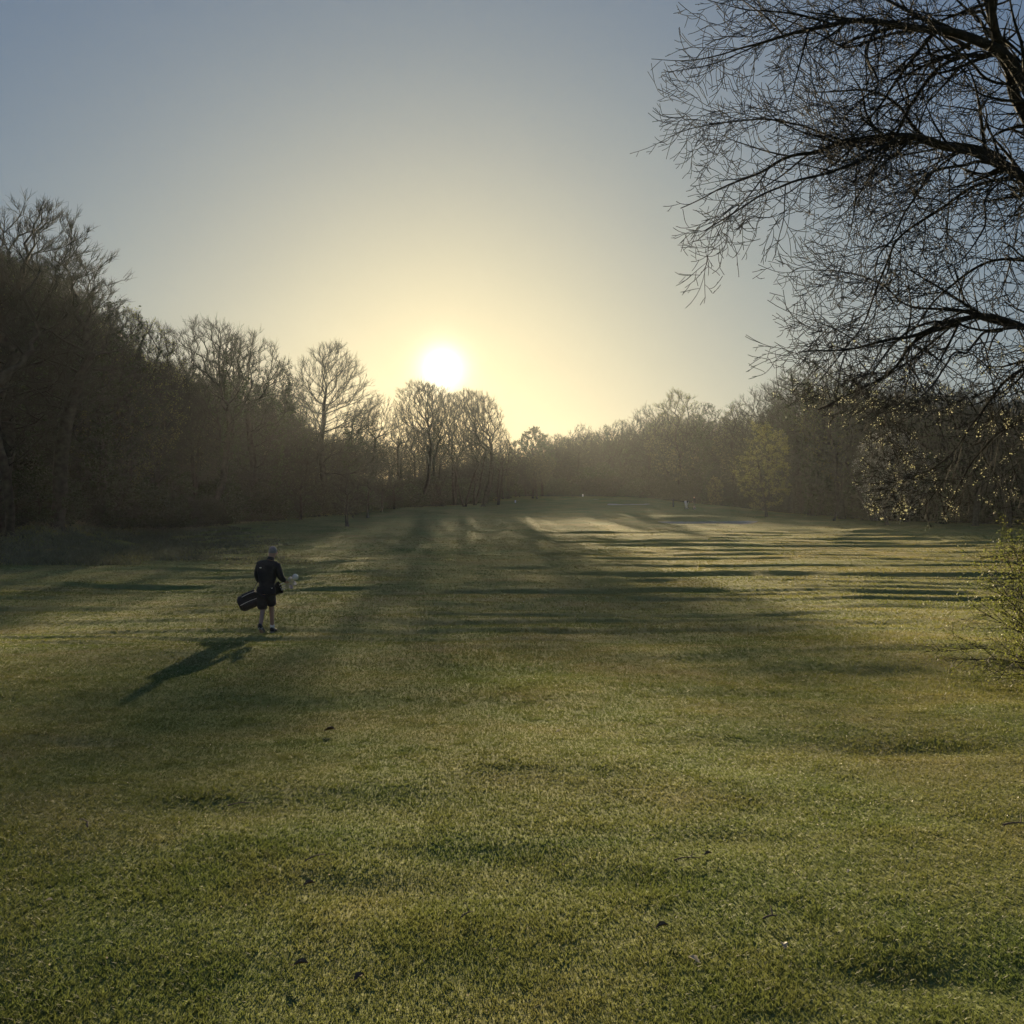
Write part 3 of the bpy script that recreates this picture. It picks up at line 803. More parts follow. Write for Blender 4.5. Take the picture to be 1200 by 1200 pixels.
# limbs: picture-space path, start radius, end radius (m), depth offsets
LIMBS = [
 ([(1372, 560), (1330, 400), (1290, 300), (1262, 240)], .36, .30, 0, 0),
 ([(1262, 240), (1225, 170), (1198, 112), (1175, 74), (1148, 58), (1100, 50), (1060, 48), (1022, 44), (992, 42), (962, 52), (900, 66), (850, 86)], .24, .025, 0, -.6),
 ([(1215, 150), (1190, 90), (1183, 50), (1176, 5), (1165, -60), (1130, -140)], .15, .07, 0, .5),
 ([(1172, 72), (1150, 40), (1136, 0), (1120, -60), (1080, -130)], .11, .04, -.1, -1.2),
 ([(1100, 50), (1088, 28), (1064, -2), (1030, -40), (980, -70)], .07, .02, -.3, .8),
 ([(1135, 56), (1110, 30), (1085, 14), (1058, 10), (1030, 18), (1010, 14), (990, -10), (960, -30)], .06, .02, .1, 1.2),
 ([(1262, 240), (1225, 218), (1195, 198), (1172, 180), (1140, 172), (1108, 160), (1080, 148), (1050, 145), (1020, 148), (990, 150), (960, 162), (900, 178), (850, 200)], .17, .02, 0, .7),
 ([(1176, 186), (1160, 168), (1140, 160), (1112, 152), (1090, 130), (1060, 132), (1035, 136), (985, 110), (940, 95), (880, 95)], .06, .015, .1, 1.4),
 ([(1182, 196), (1150, 190), (1110, 180), (1070, 168), (1040, 172), (1016, 188), (990, 208), (955, 220), (915, 232), (875, 252), (845, 275)], .07, .016, 0, -.8),
 ([(1186, 202), (1150, 200), (1118, 203), (1090, 212), (1064, 224), (1046, 244), (1028, 272), (1006, 300), (985, 335)], .05, .014, 0, -1.5),
 ([(1192, 206), (1165, 210), (1130, 222), (1100, 240), (1072, 262), (1060, 300), (1050, 345), (1030, 380)], .05, .014, 0, 1.2),
 ([(1200, 200), (1205, 235), (1185, 240), (1150, 238), (1115, 255), (1085, 290), (1068, 330)], .045, .014, .2, -2.0),
 ([(1135, 68), (1112, 74), (1092, 90), (1072, 112), (1062, 128), (1060, 142)], .05, .045, -.1, .1),
 ([(1178, 96), (1150, 102), (1130, 92), (1118, 76), (1095, 85), (1070, 70), (1040, 75), (980, 70)], .04, .014, 0, -1.0),
 ([(1330, 400), (1270, 398), (1215, 390), (1180, 384), (1140, 378), (1110, 382), (1082, 388), (1050, 400), (1015, 408), (985, 420), (955, 420)], .14, .02, 0, -.5),
 ([(1120, 380), (1098, 388), (1078, 402), (1060, 424), (1045, 436), (1020, 448), (990, 462)], .06, .016, 0, .8),
 ([(1190, 385), (1165, 378), (1150, 362), (1130, 346), (1108, 344), (1090, 330), (1072, 305), (1050, 290)], .055, .016, 0, 1.3),
 ([(1170, 384), (1140, 396), (1118, 416), (1100, 428), (1075, 432), (1050, 460)], .04, .014, 0, -1.4),
 ([(1290, 400), (1250, 410), (1215, 425), (1185, 440), (1160, 455), (1135, 485), (1110, 520)], .08, .014, 0, -.5),
 ([(1300, 420), (1260, 450), (1225, 480), (1190, 500), (1165, 530), (1150, 570)], .06, .012, 0, .8),
 ([(1310, 330), (1270, 310), (1230, 300), (1195, 290), (1160, 300), (1130, 330), (1110, 360)], .07, .014, 0, 1.0),
 ([(1330, 400), (1350, 200), (1340, 50), (1300, -100)], .26, .12, 0, 1.0),
 ([(1345, 300), (1420, 220), (1500, 150), (1580, 120)], .18, .04, 0, .5),
 ([(1360, 480), (1430, 440), (1500, 430), (1560, 450)], .12, .03, 0, -.5),
 ([(1262, 240), (1240, 150), (1230, 60), (1215, -40), (1180, -120)], .16, .05, .2, -1.0),
]
# outline the twigs respect, in the tree's own plane
OUT = np.array([(765, -60), (792, 20), (785, 75), (815, 110), (830, 150), (802, 225), (806, 300), (840, 330), (893, 318), (904, 350),
                (900, 420), (930, 430), (985, 480), (958, 520), (995, 600), (1060, 612), (1120, 602), (1210, 600), (1700, 600), (1700, -300), (760, -300)], float)
def inside(px, py):
    n = len(OUT); c = False; j = n - 1
    for i in range(n):
        xi, yi = OUT[i]; xj, yj = OUT[j]
        if (yi > py) != (yj > py) and px < (xj - xi) * (py - yi) / (yj - yi) + xi: c = not c
        j = i
    return c
SC = 1200 * F / DT
def plane_px(p):
    return 600 + p[0] * SC, 646 - (p[2] - EYE) * SC

thick_parts, E0, E1, ER0, ER1 = [], [], [], [], []
BUDS, LEAFP = [], []
def add_poly(P, R):
    for i in range(len(P) - 1):
        E0.append(P[i]); E1.append(P[i + 1]); ER0.append(R[i]); ER1.append(R[i + 1])

def norm(v): return v / max(1e-9, np.linalg.norm(v))

def grow(p, d, L, r, lvl):
    """a branch that arches away from its parent, droops, and turns its tip up"""
    step = (0.14, 0.09, 0.06, 0.045)[lvl]
    n = max(3, int(L / step))
    P = [p.copy()]; R = [r]; dd = norm(d)
    px0, py0 = plane_px(p)
    low = np.clip((py0 - 250) / 250, 0, 1)
    flow = norm(np.array([-0.75, rt.normal() * 0.5, -0.32 - 0.75 * low]))
    wob = rt.normal(size=3) * 0.9
    alive = n
    for i in range(n):
        t = i / n
        if t < 0.65:
            dd = norm(dd + flow * (0.075, 0.085, 0.06, 0.03)[lvl] + wob * (0.09, .12, .14, .13)[lvl])
        else:
            dd = norm(dd + np.array([-0.03, 0, 0.14 if lvl < 2 else 0.19]) + wob * 0.10)
        if i % 3 == 0: wob = rt.normal(size=3) * 0.9
        q = P[-1] + dd * step
        px, py = plane_px(q)
        if not inside(px, py) and rt.random() < (0.6 if lvl < 2 else 0.4): alive = i + 1; break
        P.append(q); R.append(max(0.0045, r * (1 - 0.80 * (i + 1) / n)))
    P = np.array(P)
    if len(P) < 2: return
    add_poly(P, R)
    if lvl >= 2:
        BUDS.append((P[-1], norm(P[-1] - P[-2])))
        if rt.random() < 0.5 and len(P) > 3: BUDS.append((P[len(P) // 2], norm(dd + rt.normal(size=3) * .6)))
        px, py = plane_px(P[-1])
        if py > 410 and rt.random() < 0.08 + 0.4 * min(1, (py - 410) / 170) and px > 905: LEAFP.append(P[-1])
    if lvl >= 3: return
    gap = (0.175, 0.165, 0.145)[lvl]
    s = gap * 1.2; side = 1; total = (len(P) - 1) * step
    while s < total:
        i = min(len(P) - 2, int(s / step)); tg = norm(P[i + 1] - P[i])
        ax = norm(np.cross(tg, rt.normal(size=3)))
        ax2 = norm(np.cross(tg, [0, 1, 0]) * side + ax * 0.9)
        ang = rt.uniform(0.55, 1.2)
        nd = norm(tg * math.cos(ang) + ax2 * math.sin(ang))
        rem = total - s
        l2 = min(rem * 0.75 + 0.18, (2.0, 1.2, 0.65)[lvl]) * rt.uniform(0.55, 1.1)
        grow(P[i], nd, l2, min(R[i] * 0.65, (0.021, 0.013, 0.008)[lvl]), lvl + 1)
        side = -side; s += gap * rt.uniform(0.6, 1.5)

for pts, r0, r1, d0, d1 in LIMBS:
    P = resample(poly_px(pts, d0, d1), 0.10)
    n = len(P); r0 = r0 * .52; r1 = r1 * .52 if r1 > .03 else .010; R = r0 + (r1 - r0) * np.linspace(0, 1, n) ** 0.75
    P = P + np.stack([vnoise(np.arange(n) / 5.0, np.full(n, r0 * 100), k) for k in (1, 2, 3)], 1) * 0.06
    thick_parts.append(loft(P, R, 10, 0.05, rt))
    # extend the end as a branch
    grow(P[-1], P[-1] - P[-3], 1.6, min(r1, .03), 0)
    px_off = [plane_px(q)[0] for q in P]
    s = 0.15; side = 1; tot = (n - 1) * 0.10
    while s < tot:
        i = min(n - 2, int(s / 0.10)); tg = norm(P[i + 1] - P[i])
        pxx, pyy = plane_px(P[i])
        if pxx > 1290 or pyy < -60: s += 0.7; continue
        ax = norm(np.cross(tg, [0, 1, 0]) * side + rt.normal(size=3) * 0.8)
        ang = rt.uniform(0.5, 1.05)
        nd = norm(tg * math.cos(ang) + ax * math.sin(ang))
        if nd[1] < -0.75: nd[1] *= 0.5
        L = rt.uniform(0.7, 2.0) * (1.15 if pxx < 1150 else 0.8)
        grow(P[i] + nd * R[i] * 0.5, nd, L, min(R[i] * 0.6, 0.030), 0 if rt.random() < 0.65 else 1)
        side = -side; s += rt.uniform(0.16, 0.42)

# the trunk outside the frame
P = resample(np.array([(trunk_base.x + .1, DT, tz - 0.4), (trunk_base.x + .05, DT, tz + 0.6), (trunk_base.x, DT, tz + 1.6), tuple(at(1372, 560, DT)), tuple(at(1345, 450, DT)), tuple(at(1330, 400, DT))]), 0.15)
nP = len(P)
Rr = np.interp(np.linspace(0, 1, nP), [0, .12, .3, 1], [.55, .40, .34, .26])
trunkV = loft(P, Rr, 18, 0.03, rt)
a = merge([trunkV] + thick_parts)
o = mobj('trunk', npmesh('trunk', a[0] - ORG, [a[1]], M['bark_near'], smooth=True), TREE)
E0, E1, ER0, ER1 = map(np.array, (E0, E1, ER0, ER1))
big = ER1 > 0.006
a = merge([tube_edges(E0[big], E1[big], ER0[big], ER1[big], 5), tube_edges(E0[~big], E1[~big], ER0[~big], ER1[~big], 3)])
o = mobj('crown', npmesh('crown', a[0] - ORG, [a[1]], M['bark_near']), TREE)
# buds: small swollen tips
bp = np.array([b[0] for b in BUDS]); bd = np.array([b[1] for b in BUDS])
br = rt.uniform(0.0035, 0.006, len(bp)); bl = rt.uniform(0.012, 0.026, len(bp))
a = merge([tube_edges(bp, bp + bd * (bl * .5)[:, None], br * .5, br, 4), tube_edges(bp + bd * (bl * .5)[:, None], bp + bd * bl[:, None], br, br * .2, 4)])
mobj('bud', npmesh('bud', a[0] - ORG, [a[1]], M['twig']), TREE)
# fresh leaf clusters on the drooping twigs
lp = np.array(LEAFP)
rep = np.repeat(lp, 7, axis=0) + rt.normal(size=(len(lp) * 7, 3)) * 0.024
a = leaf_quads(rep, 0.011, rt)
mobj('leaves', npmesh('leaves', a[0] - ORG, [a[1]], M['fresh']), TREE)
print('near tree segments', len(E0), 'buds', len(bp), 'leafpts', len(lp))

# ------------------------------------------------------------------ bush at the right edge
def build_bush():
    D = 12.2
    c = at(1284, 760, D); z0 = gz(c.x, D)
    o = empty('spring_bush', (c.x, D, z0))
    tag(o, 'backlit bush with small yellow green leaves at the right edge', 'bush')
    rb = np.random.default_rng(5)
    e0, e1, r0, r1, lf = [], [], [], [], []
    def br(p, d, L, r, lvl):
        step = 0.07; n = max(2, int(L / step)); w = rb.normal(size=3)
        pts = [p]
        for i in range(n):
            d = norm(d + w * 0.05 + np.array([0, 0, -0.012 if lvl == 0 else 0.02]))
            if i % 3 == 0: w = rb.normal(size=3)
            q = pts[-1] + d * step
            if q[2] < 0.05: q[2] = 0.05
            ra, rb_ = r * (1 - .8 * i / n), r * (1 - .8 * (i + 1) / n)
            e0.append(pts[-1]); e1.append(q); r0.append(ra); r1.append(rb_)
            pts.append(q)
            if lvl < 3 and rb.random() < (0.75, 0.6, 0.45)[lvl] and i > (1 if lvl == 0 else 0):
                br(q, norm(d + rand_unit(rb, 1)[0] * 0.95), min(L * (1 - i / n) * 0.7 + 0.12, (.6, .35, .2)[lvl]) * rb.uniform(.6, 1.2), r * 0.55, lvl + 1)
            if lvl >= 1 and rb.random() < 0.42: lf.append(q)
        lf.append(pts[-1])
    for k in range(58):
        az = rb.uniform(0, 6.28); el = rb.uniform(0.15, 1.35)
        d = np.array([math.cos(az) * math.cos(el), math.sin(az) * math.cos(el), math.sin(el)])
        br(np.array([rb.normal() * .18, rb.normal() * .18, 0.0]), d, rb.uniform(1.0, 1.6) * (1.0 + .80 * math.sin(el)), 0.011, 0)
    e0, e1, r0, r1 = map(np.array, (e0, e1, r0, r1))
    a = tube_edges(e0, e1, np.maximum(r0, .0018), np.maximum(r1, .0016), 3)
    mobj('branches', npmesh('branches', a[0], [a[1]], M['twig']), o)
    lf = np.array(lf); rep = np.repeat(lf, 2, axis=0) + rb.normal(size=(len(lf) * 2, 3)) * .014
    a = leaf_quads(rep, 0.014, rb)
    mobj('leaves', npmesh('leaves', a[0], [a[1]], M['bushleaf']), o)
    print('bush', len(e0), len(rep))
build_bush()

# ------------------------------------------------------------------ the golfer
def skin_mesh(name, pts, edges, radii, mat, parent, root=0, sub=2, scale=1.0):
    me = bpy.data.meshes.new(name)
    me.from_pydata([Vector(p) for p in pts], edges, [])
    me.update(); me.materials.append(mat)
    o = link(bpy.data.objects.new(name, me), parent)
    sk = o.modifiers.new('Skin', 'SKIN'); sk.use_smooth_shade = True
    if not me.skin_vertices: me.attributes  # layer is made with the modifier
    sv = me.skin_vertices[0].data
    for i, r in enumerate(radii):
        if not isinstance(r, (tuple, list)): r = (r, r)
        sv[i].radius = r
        sv[i].use_root = (i == root)
    ss = o.modifiers.new('Subdiv', 'SUBSURF'); ss.levels = sub; ss.render_levels = sub
    return o

def loft_obj(name, P, RX, RY, mat, parent, sides=16, xdir=(1, 0, 0), cap=True, smooth=True):
    """elliptical loft: RX along xdir, RY across it"""
    P = np.asarray(P, float); n = len(P)
    Tn = np.gradient(P, axis=0); Tn /= np.linalg.norm(Tn, axis=1, keepdims=True)
    th = np.arange(sides) * 2 * math.pi / sides
    V = []
    for i in range(n):
        a = np.array(xdir, float); a = a - Tn[i] * (a @ Tn[i]); a /= np.linalg.norm(a); b = np.cross(Tn[i], a)
        V.append(P[i] + np.outer(np.cos(th) * RX[i], a) + np.outer(np.sin(th) * RY[i], b))
    V = np.concatenate(V)
    faces = [(i * sides + k, i * sides + (k + 1) % sides, (i + 1) * sides + (k + 1) % sides, (i + 1) * sides + k) for i in range(n - 1) for k in range(sides)]
    me = bpy.data.meshes.new(name)
    fs = list(faces)
    if cap: fs += [tuple(range(sides))[::-1], tuple(range((n - 1) * sides, n * sides))]
    me.from_pydata([tuple(v) for v in V], [], fs); me.update()
    for p in me.polygons: p.use_smooth = smooth and len(p.vertices) == 4
    me.materials.append(mat)
    return mobj(name, me, parent)

def build_person(loc, rz, label, detailed=True, jacket=None, shorts=None):
    """local frame: x right, y forward (away from camera), z up; feet on z=0"""
    R = empty('person', loc, rz)
    body_pts = [(0, 0, .92), (0.01, .01, 1.08), (.025, .03, 1.25), (.04, .05, 1.42), (.06, .065, 1.50), (.08, .085, 1.56), (.095, .10, 1.64), (.10, .105, 1.70),   # 0-7 spine, neck, head
                (-.13, .04, 1.36), (-.20, .07, 1.17), (-.19, .18, 1.02), (-.15, .24, .97),                      # 8-11 left arm
                (.19, .05, 1.36), (.27, .06, 1.13), (.32, .25, 1.045), (.34, .31, 1.03),                       # 12-15 right arm
                (-.06, 0, .78), (-.075, .03, .50), (-.065, -.16, .13), (-.065, -.10, .05), (-.06, -.02, .03), # 16-20 left leg, trailing, heel up
                (.06, 0, .78), (.08, .12, .50), (.07, .20, .10), (.07, .26, .05), (.07, .35, .035)]           # 21-25 right leg, ahead
    edges = [(0, 1), (1, 2), (2, 3), (3, 4), (4, 5), (5, 6), (6, 7), (3, 8), (8, 9), (9, 10), (10, 11), (3, 12), (12, 13), (13, 14), (14, 15),
             (0, 16), (16, 17), (17, 18), (18, 19), (19, 20), (0, 21), (21, 22), (22, 23), (23, 24), (24, 25)]
    rad = [(.045, .035), (.08, .06), (.09, .07), (.06, .06), .055, (.068, .075), (.078, .098), (.065, .08),
           .055, .045, .035, .03, .055, .045, .035, .03,
           .04, .056, .038, .036, .032, .04, .056, .038, .036, .032]
    base = len(body_pts)
    if detailed:
        # fingers, closed round what the hand holds
        for hand, sx in ((11, 1), (15, 1)):
            hx, hy, hz = body_pts[hand]
            for f in range(4):
                a0 = (hx + .02 * sx, hy + .01 + .018 * f, hz - .01)
                i0 = len(body_pts)
                body_pts += [a0, (a0[0] + .035, a0[1] + .012, a0[2] + .012), (a0[0] + .052, a0[1] + .012, a0[2] - .018)]
                edges += [(hand, i0), (i0, i0 + 1), (i0 + 1, i0 + 2)]
                rad += [.010, .009, .0075 - .0005 * (f == 3)]
            i0 = len(body_pts)
            body_pts += [(hx - .005, hy - .02, hz + .02), (hx + .025, hy - .025, hz + .035)]
            edges += [(hand, i0), (i0, i0 + 1)]; rad += [.012, .009]
    body = skin_mesh('body', body_pts, edges, rad, M['skin'], R, root=0, sub=1)
    # jacket
    jp = [(0, 0, .80), (0.005, .01, 1.0), (.018, .03, 1.2), (.035, .045, 1.38), (.055, .06, 1.475),
          (-.15, .045, 1.40), (-.215, .07, 1.19), (-.20, .17, 1.04),
          (.20, .05, 1.375), (.275, .06, 1.14), (.315, .22, 1.06)]
    je = [(0, 1), (1, 2), (2, 3), (3, 4), (3, 5), (5, 6), (6, 7), (3, 8), (8, 9), (9, 10)]
    jr = [(.195, .145), (.19, .14), (.20, .145), (.185, .135), (.085, .085), (.095, .095), (.075, .075), (.058, .058), (.095, .095), (.075, .075), (.058, .058)]
    j = skin_mesh('jacket', jp, je, jr, jacket or M['jacket'], R, root=2, sub=2)
    # shorts: a yoke and two wide legs
    sp = [(0, 0, .93), (-.08, .0, .80), (-.085, .02, .64), (-.085, .025, .46), (.08, .01, .80), (.085, .06, .66), (.085, .11, .54)]
    se = [(0, 1), (1, 2), (2, 3), (0, 4), (4, 5), (5, 6)]
    sr = [(.18, .14), (.12, .125), (.11, .115), (.115, .12), (.115, .12), (.105, .11), (.10, .11)]
    skin_mesh('shorts', sp, se, sr, shorts or M['shorts'], R, root=0, sub=2)
    loft_obj('waistband', [(0, 0, .80), (0, 0, .84), (0, 0, .90), (0, 0, .95)], [.185, .192, .19, .18], [.145, .152, .15, .14], jacket or M['jacket'], R, sides=20, cap=False)
    # hair, short, over the back and top of the head
    if detailed:
        Hc = Vector((.098, .095, 1.668))
        bm = bmesh.new(); bmesh.ops.create_uvsphere(bm, u_segments=24, v_segments=16, radius=1)
        for v in bm.verts:
            c = v.co.copy()
            v.co = Vector((c.x * .082, c.y * .105, c.z * .106))
        bmesh.ops.delete(bm, geom=[v for v in bm.verts if v.co.z < -0.055 or (v.co.y > .045 and v.co.z < .035)], context='VERTS')
        me = bpy.data.meshes.new('hair'); bm.to_mesh(me); bm.free(); me.materials.append(M['hair'])
        for p in me.polygons: p.use_smooth = True
        o = mobj('hair', me, R); o.location = Hc
        # ears and nose
        for sx in (-1, 1):
            bm = bmesh.new(); bmesh.ops.create_uvsphere(bm, u_segments=10, v_segments=8, radius=1)
            for v in bm.verts: v.co = Vector((v.co.x * .012, v.co.y * .02, v.co.z * .033))
            me = bpy.data.meshes.new('ear'); bm.to_mesh(me); bm.free(); me.materials.append(M['skin'])
            o = mobj('ear', me, R); o.location = Hc + Vector((.083 * sx, .02, -.035))
        bm = bmesh.new(); bmesh.ops.create_cone(bm, segments=8, radius1=.018, radius2=.006, depth=.04, cap_ends=True)
        me = bpy.data.meshes.new('nose'); bm.to_mesh(me); bm.free(); me.materials.append(M['skin'])
        o = mobj('nose', me, R); o.location = Hc + Vector((0, .108, -.045)); o.rotation_euler = (math.radians(-75), 0, 0)
        loft_obj('collar', [(.06, .06, 1.475), (.068, .07, 1.52), (.072, .076, 1.545)], [.085, .07, .064], [.085, .074, .068], M['jacket'], R, cap=False)
        # small pale prints on jacket and shorts
        for p, s in (((-.085, -.112, 1.335), .020), ((.155, -.118, .925), .014)):
            bm = bmesh.new(); bmesh.ops.create_cube(bm, size=1)
            bmesh.ops.bevel(bm, geom=list(bm.edges), offset=.2, segments=2, affect='EDGES')
            for v in bm.verts: v.co = Vector((v.co.x * s * 2, v.co.y * .014, v.co.z * s))
            me = bpy.data.meshes.new('chest_print'); bm.to_mesh(me); bm.free(); me.materials.append(M['white'])
            o = mobj('jacket_print' if s > .015 else 'shorts_print', me, R); o.location = p
        # socks
        loft_obj('sock', [(-.065, -.155, .16), (-.065, -.15, .11)], [.042, .043], [.044, .046], M['white'], R)
        loft_obj('sock', [(.07, .195, .17), (.07, .20, .10)], [.042, .043], [.044, .046], M['white'], R)
    # shoes
    def shoe(heel, toe, tilt):
        heel = np.array(heel, float); toe = np.array(toe, float)
        ts = [0, .06, .25, .5, .75, .93, 1.0]
        wx = [.022, .040, .043, .043, .050, .042, .018]; wy = [.03, .055, .062, .045, .036, .030, .014]
        P = [heel + (toe - heel) * t + np.array([0, 0, (wy[i] - .03) * .9]) for i, t in enumerate(ts)]
        s = loft_obj('shoe', P, wx, wy, M['shoe'], R, sides=14)
        Ps = [heel + (toe - heel) * t + tilt * -.028 for t in ts]
        loft_obj('sole', Ps, [w * 1.06 for w in wx], [.012] * 7, M['sole'], s, sides=12)
    nrm = norm(np.array([0, -.55, .85]))
    shoe((-.068, -.22, .155), (-.056, .03, .04), nrm)
    shoe((.068, .15, .045), (.075, .43, .045), np.array([0, 0, 1.0]))
    tag(R, label, 'person')
    return R

GX, GY = -4.98, 20.0
GZ = gz(GX, GY)
build_person((GX, GY, GZ - .005), math.radians(-4), 'golfer in dark jacket and shorts walking away with a black golf bag')

def build_bag():
    # bag axis from its base (left, low) to its mouth (right, higher), in front of the golfer
    A = np.array([GX - .60, GY + .26, GZ + .57]); B = np.array([GX + .20, GY + .34, GZ + .92])
    ax = (B - A) / np.linalg.norm(B - A); Lb = np.linalg.norm(B - A)
    R = empty('golf_bag', tuple(A))
    tag(R, 'black golf bag with pale piping slung across at hip height', 'golf bag')
    pt = lambda t, off=(0, 0, 0): ax * Lb * t + np.array(off)
    xd = norm(np.cross(ax, [0, 1, 0]))
    loft_obj('bag_body', [pt(0), pt(.02), pt(.3), pt(.6), pt(.9), pt(1.0)], [.13, .16, .16, .14, .115, .12], [.12, .14, .14, .125, .11, .12], M['bag'], R, sides=20, xdir=tuple(xd))
    loft_obj('base_ring', [pt(-.015), pt(.05)], [.128, .132], [.126, .128], M['bag'], R, sides=20, xdir=tuple(xd))
    loft_obj('mouth_ring', [pt(.965), pt(1.02)], [.128, .128], [.128, .128], M['grip'], R, sides=20, xdir=tuple(xd), cap=False)
    # pockets
    for t0, t1, off, rx, ry in ((.06, .52, (.03, -.10, -.085), .085, .075), (.10, .45, (-.02, -.08, .10), .07, .07), (.58, .86, (0, -.09, -.03), .07, .05)):
        loft_obj('pocket', [pt(t0, off), pt(t0 + .03, off), pt((t0 + t1) / 2, off), pt(t1 - .03, off), pt(t1, off)], [rx * .6, rx, rx * 1.05, rx, rx * .6], [ry * .6, ry, ry * 1.05, ry, ry * .6], M['bag'], R, sides=14, xdir=tuple(xd))
    # pale piping along the pockets
    for off, t0, t1 in (((.0, -.178, -.035), .07, .50), ((-.02, -.155, .115), .12, .44)):
        P = np.array([pt(t0 + (t1 - t0) * q, np.array(off) + np.array([0, 0, .012 * math.sin(q * 3.1)])) for q in np.linspace(0, 1, 8)])
        V, Q = loft(P, np.full(8, .0055), 6)
        mobj('piping', npmesh('piping', V, [Q], M['white'], smooth=True), R)
    # strap over the right shoulder
    sh = np.array([GX + .16, GY - .01, GZ + 1.49]) - A
    P = resample(np.array([pt(.28, (0, -.02, .13)), pt(.45, (0.02, .05, .38)), sh + [-.09, .10, -.08], sh, sh + [.05, .12, -.12], pt(.80, (.03, .05, .30)), pt(.86, (0, .0, .12))]), .05)
    loft_obj('strap', P, [.022] * len(P), [.006] * len(P), M['bag'], R, sides=8, xdir=(0, 1, 0))
    # small carrying handle
    P = resample(np.array([pt(.42, (0, -.01, .115)), pt(.5, (0, -.02, .165)), pt(.58, (0, -.01, .115))]), .03)
    loft_obj('handle', P, [.012] * len(P), [.006] * len(P), M['bag'], R, sides=8)
    return A, ax, Lb
A_, ax_, Lb_ = build_bag()

def build_clubs():
    up = norm(np.cross([0, 1, 0], ax_)) * -1
    if up[2] < 0: up = -up
    fw = np.array([0, 1.0, 0])
    specs = [  # kind, across up, across forward, how far out
        ('cover', .045, -.03, .31, 'club with a big white headcover, furthest out of the bag'),
        ('cover', .060, .045, .21, 'club with a smaller white headcover nearest the golfer elbow'),
        ('iron', -.01, -.06, .24, 'steel iron with its blade tilted up below the headcovers'),
        ('iron', -.04, .0, .20, 'steel iron with its blade lowest but one at the bag mouth'),
        ('iron', -.07, -.035, .15, 'steel iron with the lowest blade at the bag mouth'),
        ('iron', .0, .06, .28, 'steel iron on the far side of the bag mouth'),
        ('iron', -.05, .06, .25, 'steel iron low on the far side of the bag mouth'),
    ]
    for k, (kind, a, b, out, lab) in enumerate(specs):
        base = A_ + ax_ * (Lb_ * 1.0) + up * a + fw * b
        spread = norm(ax_ + up * a * 0.8 + fw * b * .8)
        R = empty('golf_club', tuple(base))
        tip = spread * out
        P = np.array([-spread * .55, np.zeros(3), tip])
        V, Q = loft(P, np.array([.005, .005, .0045]), 8)
        mobj('shaft', npmesh('shaft', V, [Q], M['steel'], smooth=True), R)
        P = np.array([-spread * .78, -spread * .55]); V, Q = loft(P, np.array([.011, .012]), 8)
        mobj('grip', npmesh('grip', V, [Q], M['grip'], smooth=True), R)
        if kind == 'cover':
            s = 1.0 if k == 0 else .72
            hd = norm(spread * .9 + up * .15)
            ts = [-.02, .01, .045, .08, .11, .128]
            loft_obj('headcover', [tip + hd * t * s for t in ts], [.02 * s, .04 * s, .062 * s, .066 * s, .048 * s, .014 * s], [.018 * s, .032 * s, .05 * s, .052 * s, .036 * s, .012 * s], M['cover'], R, sides=14)
        else:
            # an iron head: hosel, then a flat blade with toe and sole
            q = norm(up * (1 if k % 2 == 0 else -.6) + fw * -.5)
            nrm_ = norm(np.cross(q, spread))
            out2 = []
            bm = bmesh.new()
            prof_ = [(-.012, -.01), (.0, .034), (.045, .044), (.09, .062), (.104, .05), (.10, .004), (.075, -.014), (.025, -.018)]
            f1 = [bm.verts.new(Vector(tip + q * u + spread * v + nrm_ * .004)) for u, v in prof_]
            f2 = [bm.verts.new(Vector(tip + q * u + spread * (v * .96) - nrm_ * (.004 + .008 * (v < 0.01)))) for u, v in prof_]
            bm.faces.new(f1); bm.faces.new(f2[::-1])
            for i in range(8): bm.faces.new((f1[i], f2[i], f2[(i + 1) % 8], f1[(i + 1) % 8]))
            bmesh.ops.recalc_face_normals(bm, faces=bm.faces)
            me = bpy.data.meshes.new('club_head'); bm.to_mesh(me); bm.free(); me.materials.append(M['steel'])
            mobj('club_head', me, R)
        tag(R, lab, 'golf club', 'golf clubs in the bag')
build_clubs()

# ------------------------------------------------------------------ things far off on the field
def spot(px, by, d0=80, d1=230):
    Ds = np.linspace(d0, d1, 1200)
    xs_ = np.array([at(px, by, q).x for q in Ds]); zs_ = np.array([at(px, by, q).z for q in Ds])
    g = ground(xs_, Ds) - zs_
    j = int(np.argmax(g > 0)) if g.max() > 0 else int(np.argmax(g))
    return float(xs_[j]), float(Ds[j]), float(ground(xs_[j:j + 1], Ds[j:j + 1])[0])

fx, fy, fz = spot(814, 597)
print('far golfer', fx, fy, fz)
build_person((fx, fy, fz), math.radians(60), 'distant golfer in dark clothes beside a pale trolley', detailed=False)
def trolley(x, y, z):
    R = empty('golf_trolley', (x, y, z), 0.6)
    tag(R, 'pale golf trolley with a bag beside the distant golfer', 'golf trolley')
    loft_obj('bag_body', [(0, 0, .25), (0, .1, .6), (0, .25, 1.15)], [.14, .15, .15], [.14, .15, .15], M['cover'], R, sides=12)
    V, Q = loft(np.array([(0, .05, .15), (0, -.1, .6), (0, -.35, 1.0)]), np.full(3, .025), 8)
    mobj('handle', npmesh('handle', V, [Q], M['steel']), R)
    for s in (-1, 1):
        V, Q = loft(np.array([(.28 * s - .03, 0, .15), (.28 * s + .03, 0, .15)]), np.full(2, .15), 16)
        mobj('wheel', npmesh('wheel', V, [Q], M['grip']), R)
        V, Q = loft(np.array([(0, .03, .3), (.28 * s, 0, .15)]), np.full(2, .02), 6)
        mobj('axle', npmesh('axle', V, [Q], M['steel']), R)
trolley(fx - 1.1, fy - .3, gz(fx - 1.1, fy - .3))

